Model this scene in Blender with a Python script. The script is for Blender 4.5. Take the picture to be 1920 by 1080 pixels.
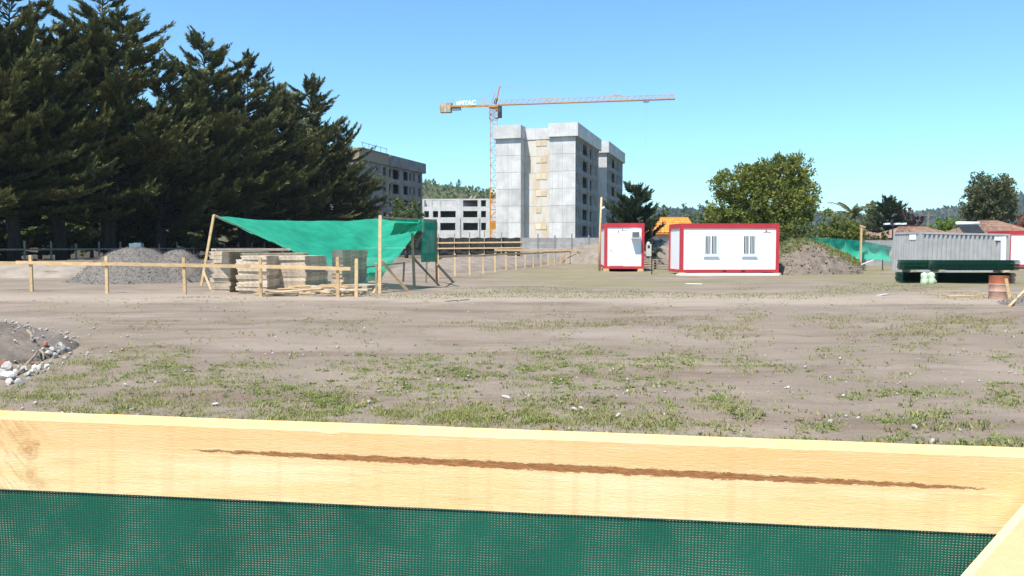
import bpy, bmesh, math, random
import numpy as np
from mathutils import Vector, Matrix
R = math.radians
random.seed(7); rng = np.random.default_rng(7)
for o in list(bpy.data.objects): bpy.data.objects.remove(o)
SC = bpy.context.scene
COL = SC.collection
Z = Vector((0, 0, 1))

# ------------------------------------------------------------------ camera
F, HZ, EYE = 1500.0, 460.0, 1.6
PITCH = math.atan((540 - HZ) / F)
cam = bpy.data.cameras.new('camera'); cam.sensor_width = 36; cam.lens = 36 * F / 1920
cam.clip_start = 0.05; cam.clip_end = 6000
cam_o = bpy.data.objects.new('camera', cam); COL.objects.link(cam_o)
cam_o.location = (0, 0, EYE); cam_o.rotation_euler = (R(90) - PITCH, 0, 0)
SC.camera = cam_o
# ------------------------------------------------------------------ sky, sun, exposure
SUN_EL, SUN_H = R(61), Vector((-0.56, -0.83, 0)).normalized()
SUN_D = Vector((SUN_H.x * math.cos(SUN_EL), SUN_H.y * math.cos(SUN_EL), math.sin(SUN_EL)))
wd = bpy.data.worlds.new('World'); SC.world = wd; wd.use_nodes = True
nt = wd.node_tree; nt.nodes.clear()
sky = nt.nodes.new('ShaderNodeTexSky'); sky.sky_type = 'NISHITA'; sky.sun_disc = False
sky.sun_elevation = SUN_EL; sky.sun_rotation = math.atan2(SUN_H.x, SUN_H.y) % (2 * math.pi)
sky.air_density = 1.0; sky.dust_density = 0.3; sky.ozone_density = 2.0; sky.altitude = 100
bg = nt.nodes.new('ShaderNodeBackground'); bg.inputs[1].default_value = 0.105
wo = nt.nodes.new('ShaderNodeOutputWorld')
tint = nt.nodes.new('ShaderNodeMix'); tint.data_type = 'RGBA'; tint.blend_type = 'MULTIPLY'; tint.inputs[0].default_value = 1.0
tint.inputs[7].default_value = (0.65, 0.97, 1.10, 1)       # the camera's white balance for the clear sky
nt.links.new(sky.outputs[0], tint.inputs[6]); nt.links.new(tint.outputs[2], bg.inputs[0]); nt.links.new(bg.outputs[0], wo.inputs[0])
sl = bpy.data.lights.new('sun', 'SUN'); sl.energy = 4.2; sl.angle = R(0.53); sl.color = (1.0, 0.95, 0.87)
so = bpy.data.objects.new('sun', sl); COL.objects.link(so)
so.rotation_euler = (-SUN_D).to_track_quat('-Z', 'Y').to_euler(); so.location = (-30, -40, 60)
SC.view_settings.view_transform = 'Standard'; SC.view_settings.look = 'None'
SC.view_settings.gamma = 1; SC.view_settings.exposure = 0.95
SC.view_settings.use_curve_mapping = False

# ------------------------------------------------------------------ pixel helpers (photo is 1920 x 1080)
CP, SP = math.cos(PITCH), math.sin(PITCH)
def ray(x, y):
    a, b = (x - 960) / F, (540 - y) / F
    return Vector((a, CP + b * SP, -SP + b * CP))
def W(x, y, D):
    d = ray(x, y); return Vector((0, 0, EYE)) + d * (D / d.y)
def G(x, y, z=0.0):
    d = ray(x, y); return Vector((0, 0, EYE)) + d * ((z - EYE) / d.z)
def PX(x, D):                       # world x of picture column x at distance D
    return (x - 960) / F * D
SITE = -16.08                       # the building site's grid is turned by this
UX, UY = 0.277, 0.961

# ------------------------------------------------------------------ numpy value noise
def vn(x, y, s=0):
    x = np.asarray(x, float); y = np.asarray(y, float)
    xi = np.floor(x).astype(np.int64); yi = np.floor(y).astype(np.int64)
    xf, yf = x - xi, y - yi
    def hsh(i, j):
        n = (i * 374761393 + j * 668265263 + s * 974711) & 0x7fffffff
        n = ((n ^ (n >> 13)) * 1274126177) & 0x7fffffff
        return ((n ^ (n >> 16)) & 0xffff) / 65535.0
    u, v = xf * xf * (3 - 2 * xf), yf * yf * (3 - 2 * yf)
    return (hsh(xi, yi) * (1 - u) + hsh(xi + 1, yi) * u) * (1 - v) + (hsh(xi, yi + 1) * (1 - u) + hsh(xi + 1, yi + 1) * u) * v
def fbm(x, y, s=0, o=4):
    t, a, f = 0, 0.5, 1.0
    for k in range(o):
        t = t + a * (vn(np.asarray(x) * f, np.asarray(y) * f, s + k * 17) - 0.5); a *= 0.5; f *= 2.03
    return t
def hg(x, y):                       # ground height
    x = np.asarray(x, float); y = np.asarray(y, float)
    fade = np.clip((75 - y) / 30, 0, 1) * np.clip((60 - np.abs(x)) / 20, 0, 1)
    near = np.clip((24 - y) / 8, 0.25, 1)
    return fade * (0.16 * fbm(x * 0.22, y * 0.22, 3) + near * (0.09 * fbm(x * 0.9, y * 0.9, 9) + 0.03 * fbm(x * 4, y * 4, 5, 2)))
def gz(x, y): return float(hg(x, y))
def on(p, sink=0.02): return Vector((p.x, p.y, gz(p.x, p.y) - sink))

# ------------------------------------------------------------------ mesh helpers
class MB:
    def __init__(s): s.v, s.f = [], []
    def add(s, vs, fs):
        n = len(s.v); s.v += [tuple(v) for v in vs]; s.f += [tuple(i + n for i in f) for f in fs]; return s
    def box(s, x0, x1, y0, y1, z0, z1):
        return s.add([(x0, y0, z0), (x1, y0, z0), (x1, y1, z0), (x0, y1, z0), (x0, y0, z1), (x1, y0, z1), (x1, y1, z1), (x0, y1, z1)],
                     [(0, 3, 2, 1), (4, 5, 6, 7), (0, 1, 5, 4), (1, 2, 6, 5), (2, 3, 7, 6), (3, 0, 4, 7)])
    def beam(s, p0, p1, w, h, up=Z, taper=1.0):
        p0, p1 = Vector(p0), Vector(p1); d = (p1 - p0).normalized()
        up = Vector(up)
        if abs(d.dot(up)) > 0.97: up = Vector((0, 1, 0)) if abs(d.y) < 0.9 else Vector((1, 0, 0))
        sx = d.cross(up).normalized() * (w / 2); sz = sx.cross(d).normalized() * (h / 2)
        vs = [p0 - sx - sz, p0 + sx - sz, p0 + sx + sz, p0 - sx + sz] + [p1 + (-sx - sz) * taper, p1 + (sx - sz) * taper, p1 + (sx + sz) * taper, p1 + (-sx + sz) * taper]
        return s.add(vs, [(0, 1, 2, 3), (7, 6, 5, 4), (0, 4, 5, 1), (1, 5, 6, 2), (2, 6, 7, 3), (3, 7, 4, 0)])
    def tube(s, pts, rad, n=8, cap=True):
        pts = [Vector(p) for p in pts]
        if not hasattr(rad, '__len__'): rad = [rad] * len(pts)
        vs, fs = [], []
        for i, p in enumerate(pts):
            d = (pts[min(i + 1, len(pts) - 1)] - pts[max(i - 1, 0)]).normalized()
            a = d.cross(Z if abs(d.z) < 0.9 else Vector((0, 1, 0))).normalized(); b = d.cross(a)
            for k in range(n):
                t = 2 * math.pi * k / n; vs.append(p + (a * math.cos(t) + b * math.sin(t)) * rad[i])
        for i in range(len(pts) - 1):
            for k in range(n):
                k2 = (k + 1) % n; fs.append((i * n + k, i * n + k2, (i + 1) * n + k2, (i + 1) * n + k))
        if cap: fs += [tuple(range(n))[::-1], tuple(range((len(pts) - 1) * n, len(pts) * n))]
        return s.add(vs, fs)
    def build(s, name, mat, parent=None, smooth=False, loc=None, fix=True):
        me = bpy.data.meshes.new(name); me.from_pydata(s.v, [], s.f)
        if fix:
            bm = bmesh.new(); bm.from_mesh(me); bmesh.ops.recalc_face_normals(bm, faces=bm.faces); bm.to_mesh(me); bm.free()
        if smooth: me.polygons.foreach_set('use_smooth', [True] * len(me.polygons))
        return link(name, me, mat, parent, loc)
def link(name, me, mat, parent=None, loc=None):
    if mat is not None and not me.materials: me.materials.append(mat)
    o = bpy.data.objects.new(name, me); COL.objects.link(o)
    if parent is not None: o.parent = parent
    if loc is not None: o.location = loc
    return o
def tag(o, label=None, cat=None, group=None, kind=None):
    if label: o['label'] = label
    if cat: o['category'] = cat
    if group: o['group'] = group
    if kind: o['kind'] = kind
    return o
def thing(name, label, cat, loc=(0, 0, 0), rz=0, group=None, rot=None):
    o = bpy.data.objects.new(name, None); COL.objects.link(o); o.empty_display_size = 0.2
    o.location = loc; o.rotation_euler = rot if rot else (0, 0, rz)
    return tag(o, label, cat, group)
def npmesh(name, V, Fq, cols=None):         # arrays: verts (n,3), quads or tris (m,k)
    me = bpy.data.meshes.new(name)
    V = np.asarray(V, np.float32); Fq = np.asarray(Fq, np.int32); k = Fq.shape[1]
    me.vertices.add(len(V)); me.vertices.foreach_set('co', V.ravel())
    me.loops.add(Fq.size); me.loops.foreach_set('vertex_index', Fq.ravel())
    me.polygons.add(len(Fq)); me.polygons.foreach_set('loop_start', np.arange(0, Fq.size, k, dtype=np.int32))
    me.polygons.foreach_set('loop_total', np.full(len(Fq), k, np.int32))
    me.update(); me.validate()
    if cols is not None:
        at = me.color_attributes.new('Col', 'FLOAT_COLOR', 'POINT')
        at.data.foreach_set('color', np.concatenate([cols, np.ones((len(cols), 1))], 1).astype(np.float32).ravel())
    return me

# ------------------------------------------------------------------ materials
class NT:
    def __init__(s, name):
        s.m = bpy.data.materials.new(name); s.m.use_nodes = True; s.t = s.m.node_tree; s.t.nodes.clear()
        s.out = s.n('ShaderNodeOutputMaterial')
    def n(s, typ, **kw):
        nd = s.t.nodes.new(typ)
        for k, v in kw.items(): setattr(nd, k, v)
        return nd
    def l(s, a, b): s.t.links.new(a, b); return s
    def val(s, sock, v):
        if hasattr(v, 'is_linked') or isinstance(v, bpy.types.NodeSocket): s.t.links.new(v, sock)
        else: sock.default_value = v
    def math(s, op, a, b=0.0, c=None, clamp=False):
        nd = s.n('ShaderNodeMath', operation=op, use_clamp=clamp)
        s.val(nd.inputs[0], a); s.val(nd.inputs[1], b)
        if c is not None: s.val(nd.inputs[2], c)
        return nd.outputs[0]
    def mix(s, f, a, b):
        nd = s.n('ShaderNodeMix', data_type='RGBA')
        s.val(nd.inputs[0], f)
        for k, v in ((6, a), (7, b)):
            if isinstance(v, tuple): v = (*v[:3], 1)
            s.val(nd.inputs[k], v)
        return nd.outputs[2]
    def noise(s, vec, scale, detail=3, rough=0.55, dist=0):
        nd = s.n('ShaderNodeTexNoise'); nd.inputs['Scale'].default_value = scale; nd.inputs['Detail'].default_value = detail
        nd.inputs['Roughness'].default_value = rough; nd.inputs['Distortion'].default_value = dist
        if vec is not None: s.l(vec, nd.inputs['Vector'])
        return nd.outputs['Fac']
    def ramp(s, f, a, b):                       # smooth 0..1 between a and b
        nd = s.n('ShaderNodeMapRange', interpolation_type='SMOOTHSTEP'); s.val(nd.inputs[0], f)
        nd.inputs[1].default_value = a; nd.inputs[2].default_value = b
        return nd.outputs[0]
    def co(s, kind='Object', scale=None):
        tc = s.n('ShaderNodeTexCoord'); v = tc.outputs[kind]
        if scale:
            mp = s.n('ShaderNodeMapping'); mp.inputs['Scale'].default_value = scale; s.l(v, mp.inputs[0]); v = mp.outputs[0]
        return v
    def bsdf(s, col, rough=0.8, metal=0.0, bump=None, bs=0.3, bd=0.02, spec=0.3):
        b = s.n('ShaderNodeBsdfPrincipled')
        if isinstance(col, tuple): col = (*col[:3], 1)
        s.val(b.inputs['Base Color'], col); s.val(b.inputs['Roughness'], rough); b.inputs['Metallic'].default_value = metal
        b.inputs['Specular IOR Level'].default_value = spec
        if bump is not None:
            bn = s.n('ShaderNodeBump'); bn.inputs['Strength'].default_value = bs; bn.inputs['Distance'].default_value = bd
            s.l(bump, bn.inputs['Height']); s.l(bn.outputs[0], b.inputs['Normal'])
        return b.outputs[0]
    def done(s, sh): s.l(sh, s.out.inputs[0]); return s.m
def mk(name, c1, c2=None, scale=4.0, rough=0.8, bs=0.0, metal=0.0, stretch=None, spec=0.3, lo=0.35, hi=0.65, rnd=0.0):
    t = NT(name); v = t.co('Object', stretch)
    if c2 is None: c2 = tuple(x * 0.8 for x in c1)
    nz = t.noise(v, scale, 5, 0.6); col = t.mix(t.ramp(nz, lo, hi), c1, c2)
    if rnd:
        oi = t.n('ShaderNodeObjectInfo'); hv = t.n('ShaderNodeHueSaturation'); t.l(col, hv.inputs['Color'])
        t.l(t.math('MULTIPLY_ADD', oi.outputs['Random'], 2 * rnd, 1 - rnd), hv.inputs['Value']); col = hv.outputs[0]
    bump = t.noise(v, scale * 6, 4, 0.6) if bs else None
    return t.done(t.bsdf(col, rough, metal, bump, bs, 0.02, spec))
M = {}
M['timber'] = mk('new pine', (0.62, 0.43, 0.23), (0.50, 0.33, 0.17), 3, 0.75, 0.2, stretch=(1, 1, 3), rnd=0.12)
M['oldwood'] = mk('weathered wood', (0.33, 0.26, 0.19), (0.24, 0.19, 0.14), 4, 0.85, 0.2, rnd=0.15)
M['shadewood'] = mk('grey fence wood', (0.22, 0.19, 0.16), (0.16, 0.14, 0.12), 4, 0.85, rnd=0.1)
M['ply'] = mk('formwork timber', (0.54, 0.435, 0.32), (0.36, 0.295, 0.225), 5, 0.85, 0.3, rnd=0.22)
def concmat():
    t = NT('cast concrete'); v = t.co('Object'); s_ = t.n('ShaderNodeSeparateXYZ'); t.l(v, s_.inputs[0])
    c = t.mix(t.ramp(t.noise(v, 0.5, 6, 0.65), .36, .64), (0.60, 0.585, 0.565), (0.47, 0.46, 0.445))
    c = t.mix(t.math('MULTIPLY', t.ramp(t.noise(t.co('Object', (2.2, 2.2, .12)), 1.0, 4, .6), .52, .68), .35), c, (0.36, 0.35, 0.345))
    ln = t.math('LESS_THAN', t.math('FRACT', t.math('DIVIDE', t.math('ADD', s_.outputs[0], 40.0), .61)), .05)
    c = t.mix(t.math('MULTIPLY', ln, .3), c, (0.30, 0.29, 0.285))
    oi = t.n('ShaderNodeObjectInfo'); hv = t.n('ShaderNodeHueSaturation'); t.l(c, hv.inputs['Color']); t.l(t.math('MULTIPLY_ADD', oi.outputs['Random'], .18, .91), hv.inputs['Value'])
    return t.done(t.bsdf(hv.outputs[0], .9, 0, t.noise(v, 3, 5, .6), .2, .03))
M['concrete'] = concmat()
M['concretewarm'] = mk('sand-stained concrete', (0.60, 0.57, 0.52), (0.56, 0.47, 0.36), 0.8, .9, .2, lo=.42, hi=.62, stretch=(1.2, 1, .35))
M['concreteshade'] = mk('shade-darkened concrete', (0.27, 0.255, 0.25), (0.19, 0.18, 0.177), 0.5, 0.9, 0.2)  # darker concrete copy: shade of the walls turned from the sun, put into the colour
M['concwall'] = mk('precast panel', (0.36, 0.345, 0.33), (0.27, 0.26, 0.25), 1.2, 0.9, 0.2, rnd=0.08)
M['coverply'] = mk('plywood cover', (0.66, 0.57, 0.43), (0.60, 0.50, 0.36), 2, 0.8, rnd=0.15)
M['shedwood'] = mk('dark shed boards', (0.07, 0.038, 0.03), (0.05, 0.028, 0.022), 3, .9, rnd=.15)
M['white'] = mk('white sandwich panel', (0.78, 0.79, 0.80), (0.74, 0.75, 0.76), 0.8, 0.5, spec=0.4)
M['red'] = mk('red painted steel', (0.50, 0.032, 0.045), (0.42, 0.03, 0.04), 2, 0.5, spec=0.4)
M['glass'] = mk('window glass', (0.03, 0.04, 0.05), (0.05, 0.06, 0.07), 2, 0.1, spec=0.6)
M['dark'] = mk('dark metal', (0.03, 0.03, 0.032), (0.02, 0.02, 0.02), 4, 0.6)
M['greymetal'] = mk('grey metal', (0.25, 0.26, 0.27), (0.2, 0.2, 0.21), 4, 0.5)
M['container'] = mk('grey container paint', (0.40, 0.395, 0.39), (0.34, 0.335, 0.33), 1.5, 0.6, 0.05)
M['crane'] = mk('yellow crane paint', (0.62, 0.27, 0.035), (0.5, 0.21, 0.03), 1, 0.5)
M['cranered'] = mk('faded red crane paint', (0.58, 0.27, 0.10), (0.50, 0.23, 0.09), 1, 0.5)
M['cable'] = mk('pale cable', (0.42, 0.36, 0.38), None, 1, 0.6)
M['ballast'] = mk('ballast concrete', (0.5, 0.42, 0.3), (0.3, 0.22, 0.16), 1, 0.8)
M['terracotta'] = mk('terracotta tile', (0.265, 0.155, 0.11), (0.19, 0.118, 0.085), 2.5, 0.85, 0.3, rnd=0.22)
M['orange'] = mk('orange roof tile', (0.72, 0.27, 0.05), (0.62, 0.21, 0.04), 2.5, 0.7, rnd=0.08)
M['plaster'] = mk('house plaster', (0.5, 0.47, 0.42), (0.42, 0.4, 0.36), 1, 0.9)
M['darkgreen'] = mk('green coated wire panel', (0.012, 0.082, 0.048), (0.008, 0.055, 0.034), 6, 0.5, 0.3, stretch=(1, 1, 8), rnd=0.25)
M['sack'] = mk('pale green sack', (0.52, 0.58, 0.40), (0.30, 0.48, 0.30), 6, 0.7, 0.4)
M['rust'] = mk('rusty red drum', (0.44, 0.14, 0.07), (0.34, 0.105, 0.055), 5, 0.8, 0.2)
M['rustpale'] = mk('faded drum band', (0.60, 0.39, 0.29), (0.50, 0.29, 0.22), 6, 0.8, 0.2)
M['bark'] = mk('cypress bark', (0.045, 0.035, 0.028), (0.025, 0.02, 0.017), 3, 0.95, 0.4, stretch=(2, 2, 0.4))
M['bark2'] = mk('broadleaf bark', (0.10, 0.08, 0.06), (0.06, 0.05, 0.04), 3, 0.95, 0.4)
M['gravel'] = mk('grey gravel', (0.185, 0.162, 0.142), (0.13, 0.115, 0.10), 9, 0.95, 0.9)
M['gravelstone'] = mk('gravel stones', (0.195, 0.172, 0.152), (0.14, 0.124, 0.11), 20, 0.95)
M['clod'] = mk('tan clods and roots', (0.30, 0.235, 0.165), (0.17, 0.13, 0.095), 2.5, .95)
M['soil'] = mk('loose soil', (0.19, 0.155, 0.125), (0.125, 0.10, 0.08), 3, 0.95, 0.9)
M['sand'] = mk('pale spoil', (0.30, 0.25, 0.20), (0.23, 0.19, 0.15), 1.5, 0.95, 0.6)
M['spoil'] = mk('tan spoil', (0.25, 0.205, 0.165), (0.18, 0.147, 0.118), 1.5, 0.95, 0.8)
M['rubble'] = mk('broken concrete', (0.58, 0.54, 0.49), (0.38, 0.35, 0.31), 9, 0.9, 0.5, rnd=0.3)
M['brick'] = mk('broken brick', (0.42, 0.17, 0.12), (0.33, 0.14, 0.1), 12, 0.9, 0.5, rnd=0.2)
M['blacknet'] = mk('black netting', (0.028, 0.028, 0.03), (0.045, 0.043, 0.042), 3, 0.9)
M['bluebox'] = mk('faded blue plastic', (0.16, 0.25, 0.30), (0.12, 0.2, 0.25), 2, 0.6)

def leafmat(name, c1, c2, c3, scale=0.6, trans=0.35, tip=None):
    t = NT(name); v = t.co('Object')
    col = t.mix(t.ramp(t.noise(v, scale, 4, 0.7), 0.38, 0.62), c1, c2)
    col = t.mix(t.ramp(t.noise(v, scale * 7, 2, 0.5), 0.52, 0.72), col, c3)
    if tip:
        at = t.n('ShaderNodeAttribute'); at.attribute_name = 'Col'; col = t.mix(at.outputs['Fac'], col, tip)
    b = t.bsdf(col, 0.65, spec=0.25)
    tr = t.n('ShaderNodeBsdfTranslucent'); t.l(col, tr.inputs[0])
    mx = t.n('ShaderNodeMixShader'); mx.inputs[0].default_value = trans; t.l(b, mx.inputs[1]); t.l(tr.outputs[0], mx.inputs[2])
    return t.done(mx.outputs[0])
M['cypress'] = leafmat('cypress foliage', (0.050, 0.064, 0.022), (0.074, 0.086, 0.028), (0.130, 0.120, 0.044), 0.35, 0.14, tip=(0.28, 0.275, 0.085))  # paler new tips, lightened further so branch ends read as sunlit
M['conifer'] = leafmat('conifer foliage', (0.045, 0.068, 0.036), (0.064, 0.088, 0.046), (0.09, 0.11, 0.055), 0.5, 0.15)
M['broad'] = leafmat('glossy broad leaves', (0.15, 0.185, 0.034), (0.205, 0.225, 0.046), (0.30, 0.29, 0.085), 0.8, 0.35)
M['pine'] = leafmat('round pine needles', (0.085, 0.10, 0.042), (0.115, 0.125, 0.052), (0.16, 0.16, 0.07), 0.8, 0.25)
M['bushleaf'] = leafmat('bright bush leaves', (0.15, 0.185, 0.042), (0.20, 0.23, 0.055), (0.26, 0.27, 0.08), 0.8, 0.35)
M['paleleaf'] = leafmat('pale grey green leaves', (0.11, 0.14, 0.07), (0.15, 0.18, 0.09), (0.2, 0.22, 0.12), 0.8, 0.3)
M['purple'] = leafmat('purple leaves', (0.06, 0.03, 0.035), (0.09, 0.045, 0.05), (0.11, 0.06, 0.06), 0.8, 0.2)
M['redleaf'] = leafmat('red leaves', (0.22, 0.06, 0.03), (0.28, 0.09, 0.04), (0.30, 0.13, 0.06), 0.8, 0.3)
M['palm'] = leafmat('palm fronds', (0.09, 0.11, 0.035), (0.13, 0.14, 0.05), (0.2, 0.19, 0.09), 0.8, 0.25)
M['limegreen'] = leafmat('lime leaves', (0.13, 0.20, 0.03), (0.17, 0.25, 0.04), (0.2, 0.27, 0.06), 0.8, 0.3)
M['duskgreen'] = leafmat('mid green leaves', (0.10, 0.135, 0.045), (0.13, 0.165, 0.055), (0.17, 0.185, 0.07), 0.8, 0.3)

def netmat(name, c, cover=0.8, trans=0.5, pitch=None, hx=0.3, hz=0.3):
    t = NT(name); v = t.co('Object')
    col = t.mix(t.ramp(t.noise(v, 2.2, 3), 0.35, 0.65), c, tuple(x * 0.82 for x in c))
    d = t.bsdf(col, 0.7, spec=0.2); tr = t.n('ShaderNodeBsdfTranslucent'); t.l(col, tr.inputs[0])
    a = t.n('ShaderNodeMixShader'); a.inputs[0].default_value = trans; t.l(d, a.inputs[1]); t.l(tr.outputs[0], a.inputs[2])
    tp = t.n('ShaderNodeBsdfTransparent'); m2 = t.n('ShaderNodeMixShader')
    if pitch:
        sp = t.n('ShaderNodeSeparateXYZ'); t.l(v, sp.inputs[0])
        wob = t.math('MULTIPLY', t.math('SUBTRACT', t.noise(v, 14, 2), 0.5), 0.006)
        zz = t.math('ADD', sp.outputs[2], wob); xx = t.math('ADD', sp.outputs[0], t.math('MULTIPLY', wob, 0.6))
        fx = t.math('ABSOLUTE', t.math('SUBTRACT', t.math('FRACT', t.math('DIVIDE', xx, pitch[0])), 0.5))
        fz = t.math('ABSOLUTE', t.math('SUBTRACT', t.math('FRACT', t.math('DIVIDE', zz, pitch[1])), 0.5))
        den = t.math('MULTIPLY', t.ramp(t.noise(v, 7, 4, 0.65), 0.36, 0.62), t.math('MULTIPLY_ADD', t.noise(t.co('Object', (3, 3, 60)), 1.0, 2), .8, .55))
        wx = t.math('MULTIPLY', t.math('MULTIPLY_ADD', den, 0.6, 0.36), hx); wz = t.math('MULTIPLY', t.math('MULTIPLY_ADD', den, 0.6, 0.36), hz)
        hole = t.math('MULTIPLY', t.math('LESS_THAN', fx, wx), t.math('LESS_THAN', fz, wz))
        t.l(hole, m2.inputs[0]); t.l(a.outputs[0], m2.inputs[1]); t.l(tp.outputs[0], m2.inputs[2])
    else:
        m2.inputs[0].default_value = cover; t.l(tp.outputs[0], m2.inputs[1]); t.l(a.outputs[0], m2.inputs[2])
    return t.done(m2.outputs[0])
M['net'] = netmat('emerald shade net', (0.05, 0.60, 0.385), 0.84, 0.5)
M['netpale'] = netmat('pale emerald fence net', (0.04, 0.60, 0.40), 0.82, 0.45)
M['netdark'] = netmat('doubled emerald net', (0.012, 0.27, 0.17), 0.95, 0.3)
M['frontnet'] = netmat('woven green net', (0.012, 0.125, 0.078), pitch=(0.0058, 0.0045), hx=0.26, hz=0.125, trans=0.25)

# ground: grey-brown dirt, damp and dry patches, far grass tint where blades are too small to see
def ground_mat():
    t = NT('dirt ground'); v = t.co('Object'); sp = t.n('ShaderNodeSeparateXYZ'); t.l(v, sp.inputs[0])
    vs = t.co('Object', (0.25, 1.0, 1.0))
    c = t.mix(t.ramp(t.noise(v, 0.35, 5, 0.6), 0.35, 0.65), (0.266, 0.213, 0.166), (0.215, 0.170, 0.131))
    c = t.mix(t.math('MULTIPLY', t.ramp(t.noise(vs, 0.8, 6, 0.65), 0.48, 0.66), 0.7), c, (0.158, 0.110, 0.080))
    c = t.mix(t.math('MULTIPLY', t.ramp(t.noise(vs, 0.55, 5, 0.6, 0.5), 0.55, 0.70), 0.6), c, (0.315, 0.262, 0.218))
    c = t.mix(t.math('MULTIPLY', t.ramp(t.noise(t.co('Object', (.12, 1.6, 1)), 1.2, 5, 0.7), 0.54, 0.68), 0.35), c, (0.150, 0.115, 0.088))
    c = t.mix(t.math('MULTIPLY', t.ramp(t.noise(v, 22, 4, 0.7), 0.5, 0.72), 0.42), c, (0.12, 0.095, 0.074))
    c = t.mix(t.math('MULTIPLY', t.ramp(t.noise(v, 55, 2, 0.6), 0.66, 0.74), 0.6), c, (0.38, 0.34, 0.30))
    # thin green film of seedlings on the near plot
    c = t.mix(t.math('MULTIPLY', t.ramp(t.noise(v, 1.1, 6, 0.75), 0.54, 0.68), 0.38), c, (0.175, 0.18, 0.085))
    # dry vehicle track crossing the plot
    w = t.math('ADD', sp.outputs[1], t.math('MULTIPLY', t.noise(v, 0.2, 3), 6.0))
    trk = t.math('MULTIPLY', t.ramp(w, 24.2, 26.0), t.math('SUBTRACT', 1.0, t.ramp(w, 27.5, 31.0)))
    c = t.mix(t.math('MULTIPLY', trk, t.math('MULTIPLY_ADD', t.noise(vs, 2, 4), 0.9, 0.15)), c, (0.37, 0.30, 0.235))
    # distant turf
    far = t.math('MULTIPLY', t.ramp(sp.outputs[1], 25.0, 36.0), t.ramp(sp.outputs[0], -4.0, 2.0))
    gm = t.math('MULTIPLY', far, t.ramp(t.noise(t.co('Object', (.3, 1, 1)), 0.45, 6, 0.75), 0.42, 0.60))
    c = t.mix(t.math('MULTIPLY', gm, 0.8), c, (0.19, 0.178, 0.078))
    vfar = t.ramp(sp.outputs[1], 85.0, 140.0)
    c = t.mix(vfar, c, (0.10, 0.105, 0.05))
    litter_shade = t.math('MULTIPLY', t.ramp(sp.outputs[1], 52.0, 66.0), t.math('SUBTRACT', 1.0, t.ramp(sp.outputs[0], -26.0, -20.0)))
    c = t.mix(litter_shade, c, (0.055, 0.043, 0.03))          # needle litter and the shade under the cypresses, painted as one dark tone
    hgt = t.math('ADD', t.noise(v, 6, 6, 0.7), t.math('MULTIPLY', t.noise(v, 40, 3, 0.7), 0.3))
    return t.done(t.bsdf(c, 0.95, 0, hgt, 0.75, 0.06, 0.15))
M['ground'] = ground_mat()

# ------------------------------------------------------------------ ground sheet
def axis(core, ext, n):
    g = np.geomspace(1, ext / core[-1], n)[1:] * core[-1]
    return g
cx = np.linspace(-20, 20, 270); gx = axis(cx, 1500, 22)
xs = np.concatenate([-gx[::-1], cx, gx])
ys = np.concatenate([np.linspace(-60, 3.0, 30), np.arange(3.15, 30, 0.13), np.arange(30, 62, 0.5), np.geomspace(62, 2300, 30)])
XX, YY = np.meshgrid(xs, ys)
V = np.stack([XX.ravel(), YY.ravel(), hg(XX, YY).ravel()], 1)
ny, nx = XX.shape
i = np.arange(ny - 1)[:, None] * nx + np.arange(nx - 1)[None, :]
Fq = np.stack([i, i + 1, i + nx + 1, i + nx], -1).reshape(-1, 4)
me = npmesh('ground', V, Fq); me.polygons.foreach_set('use_smooth', [True] * len(me.polygons))
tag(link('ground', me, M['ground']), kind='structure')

# ------------------------------------------------------------------ hills
def hill(name, x0, x1, y0, y1, crest, mat, n=90, m=24, seed=1, rough=4):
    us, vs = np.linspace(0, 1, n), np.linspace(0, 1, m); U, Vv = np.meshgrid(us, vs)
    X = x0 + (x1 - x0) * U; Y = y0 + (y1 - y0) * Vv
    Hc = np.interp(U, [c[0] for c in crest], [c[1] for c in crest])
    Zz = Hc * np.sin(np.pi * np.clip(Vv, 0, 1)) ** 0.8 + rough * fbm(X * 0.02, Y * 0.02, seed) * np.sin(np.pi * Vv) - 1.0
    i = np.arange(m - 1)[:, None] * n + np.arange(n - 1)[None, :]
    me = npmesh(name, np.stack([X.ravel(), Y.ravel(), Zz.ravel()], 1), np.stack([i, i + 1, i + n + 1, i + n], -1).reshape(-1, 4))
    me.polygons.foreach_set('use_smooth', [True] * len(me.polygons))
    return tag(link(name, me, mat), kind='structure')
def hillmat(name, a, b, c, s):
    t = NT(name); v = t.co('Object')
    col = t.mix(t.ramp(t.noise(v, s, 6, 0.7), 0.40, 0.60), a, b)
    col = t.mix(t.ramp(t.noise(v, s * 5, 4, 0.7), 0.52, 0.64), col, c)
    return t.done(t.bsdf(col, 0.95, 0, t.noise(v, s * 7, 5, 0.7), 1.0, 3.0, 0.1))
M['hillnear'] = hillmat('scrubby hillside', (0.085, 0.098, 0.042), (0.12, 0.108, 0.058), (0.035, 0.048, 0.022), 0.03)
M['hillfar'] = hillmat('wooded far hills', (0.035, 0.05, 0.028), (0.055, 0.065, 0.04), (0.02, 0.03, 0.018), 0.012)
hill1 = hill('hill', -330, 160, 480, 800, [(0, 52), (.35, 56), (.46, 53), (.56, 49), (.62, 44), (.74, 30), (.9, 20), (1, 5)], M['hillnear'], seed=5)
hill2 = hill('hill', 60, 1350, 1150, 1900, [(0, 55), (.15, 60), (.3, 55), (.43, 48), (.5, 50), (.58, 60), (.66, 72), (.72, 92), (.8, 100), (1, 90)], M['hillfar'], n=160, seed=9, rough=16)

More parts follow.
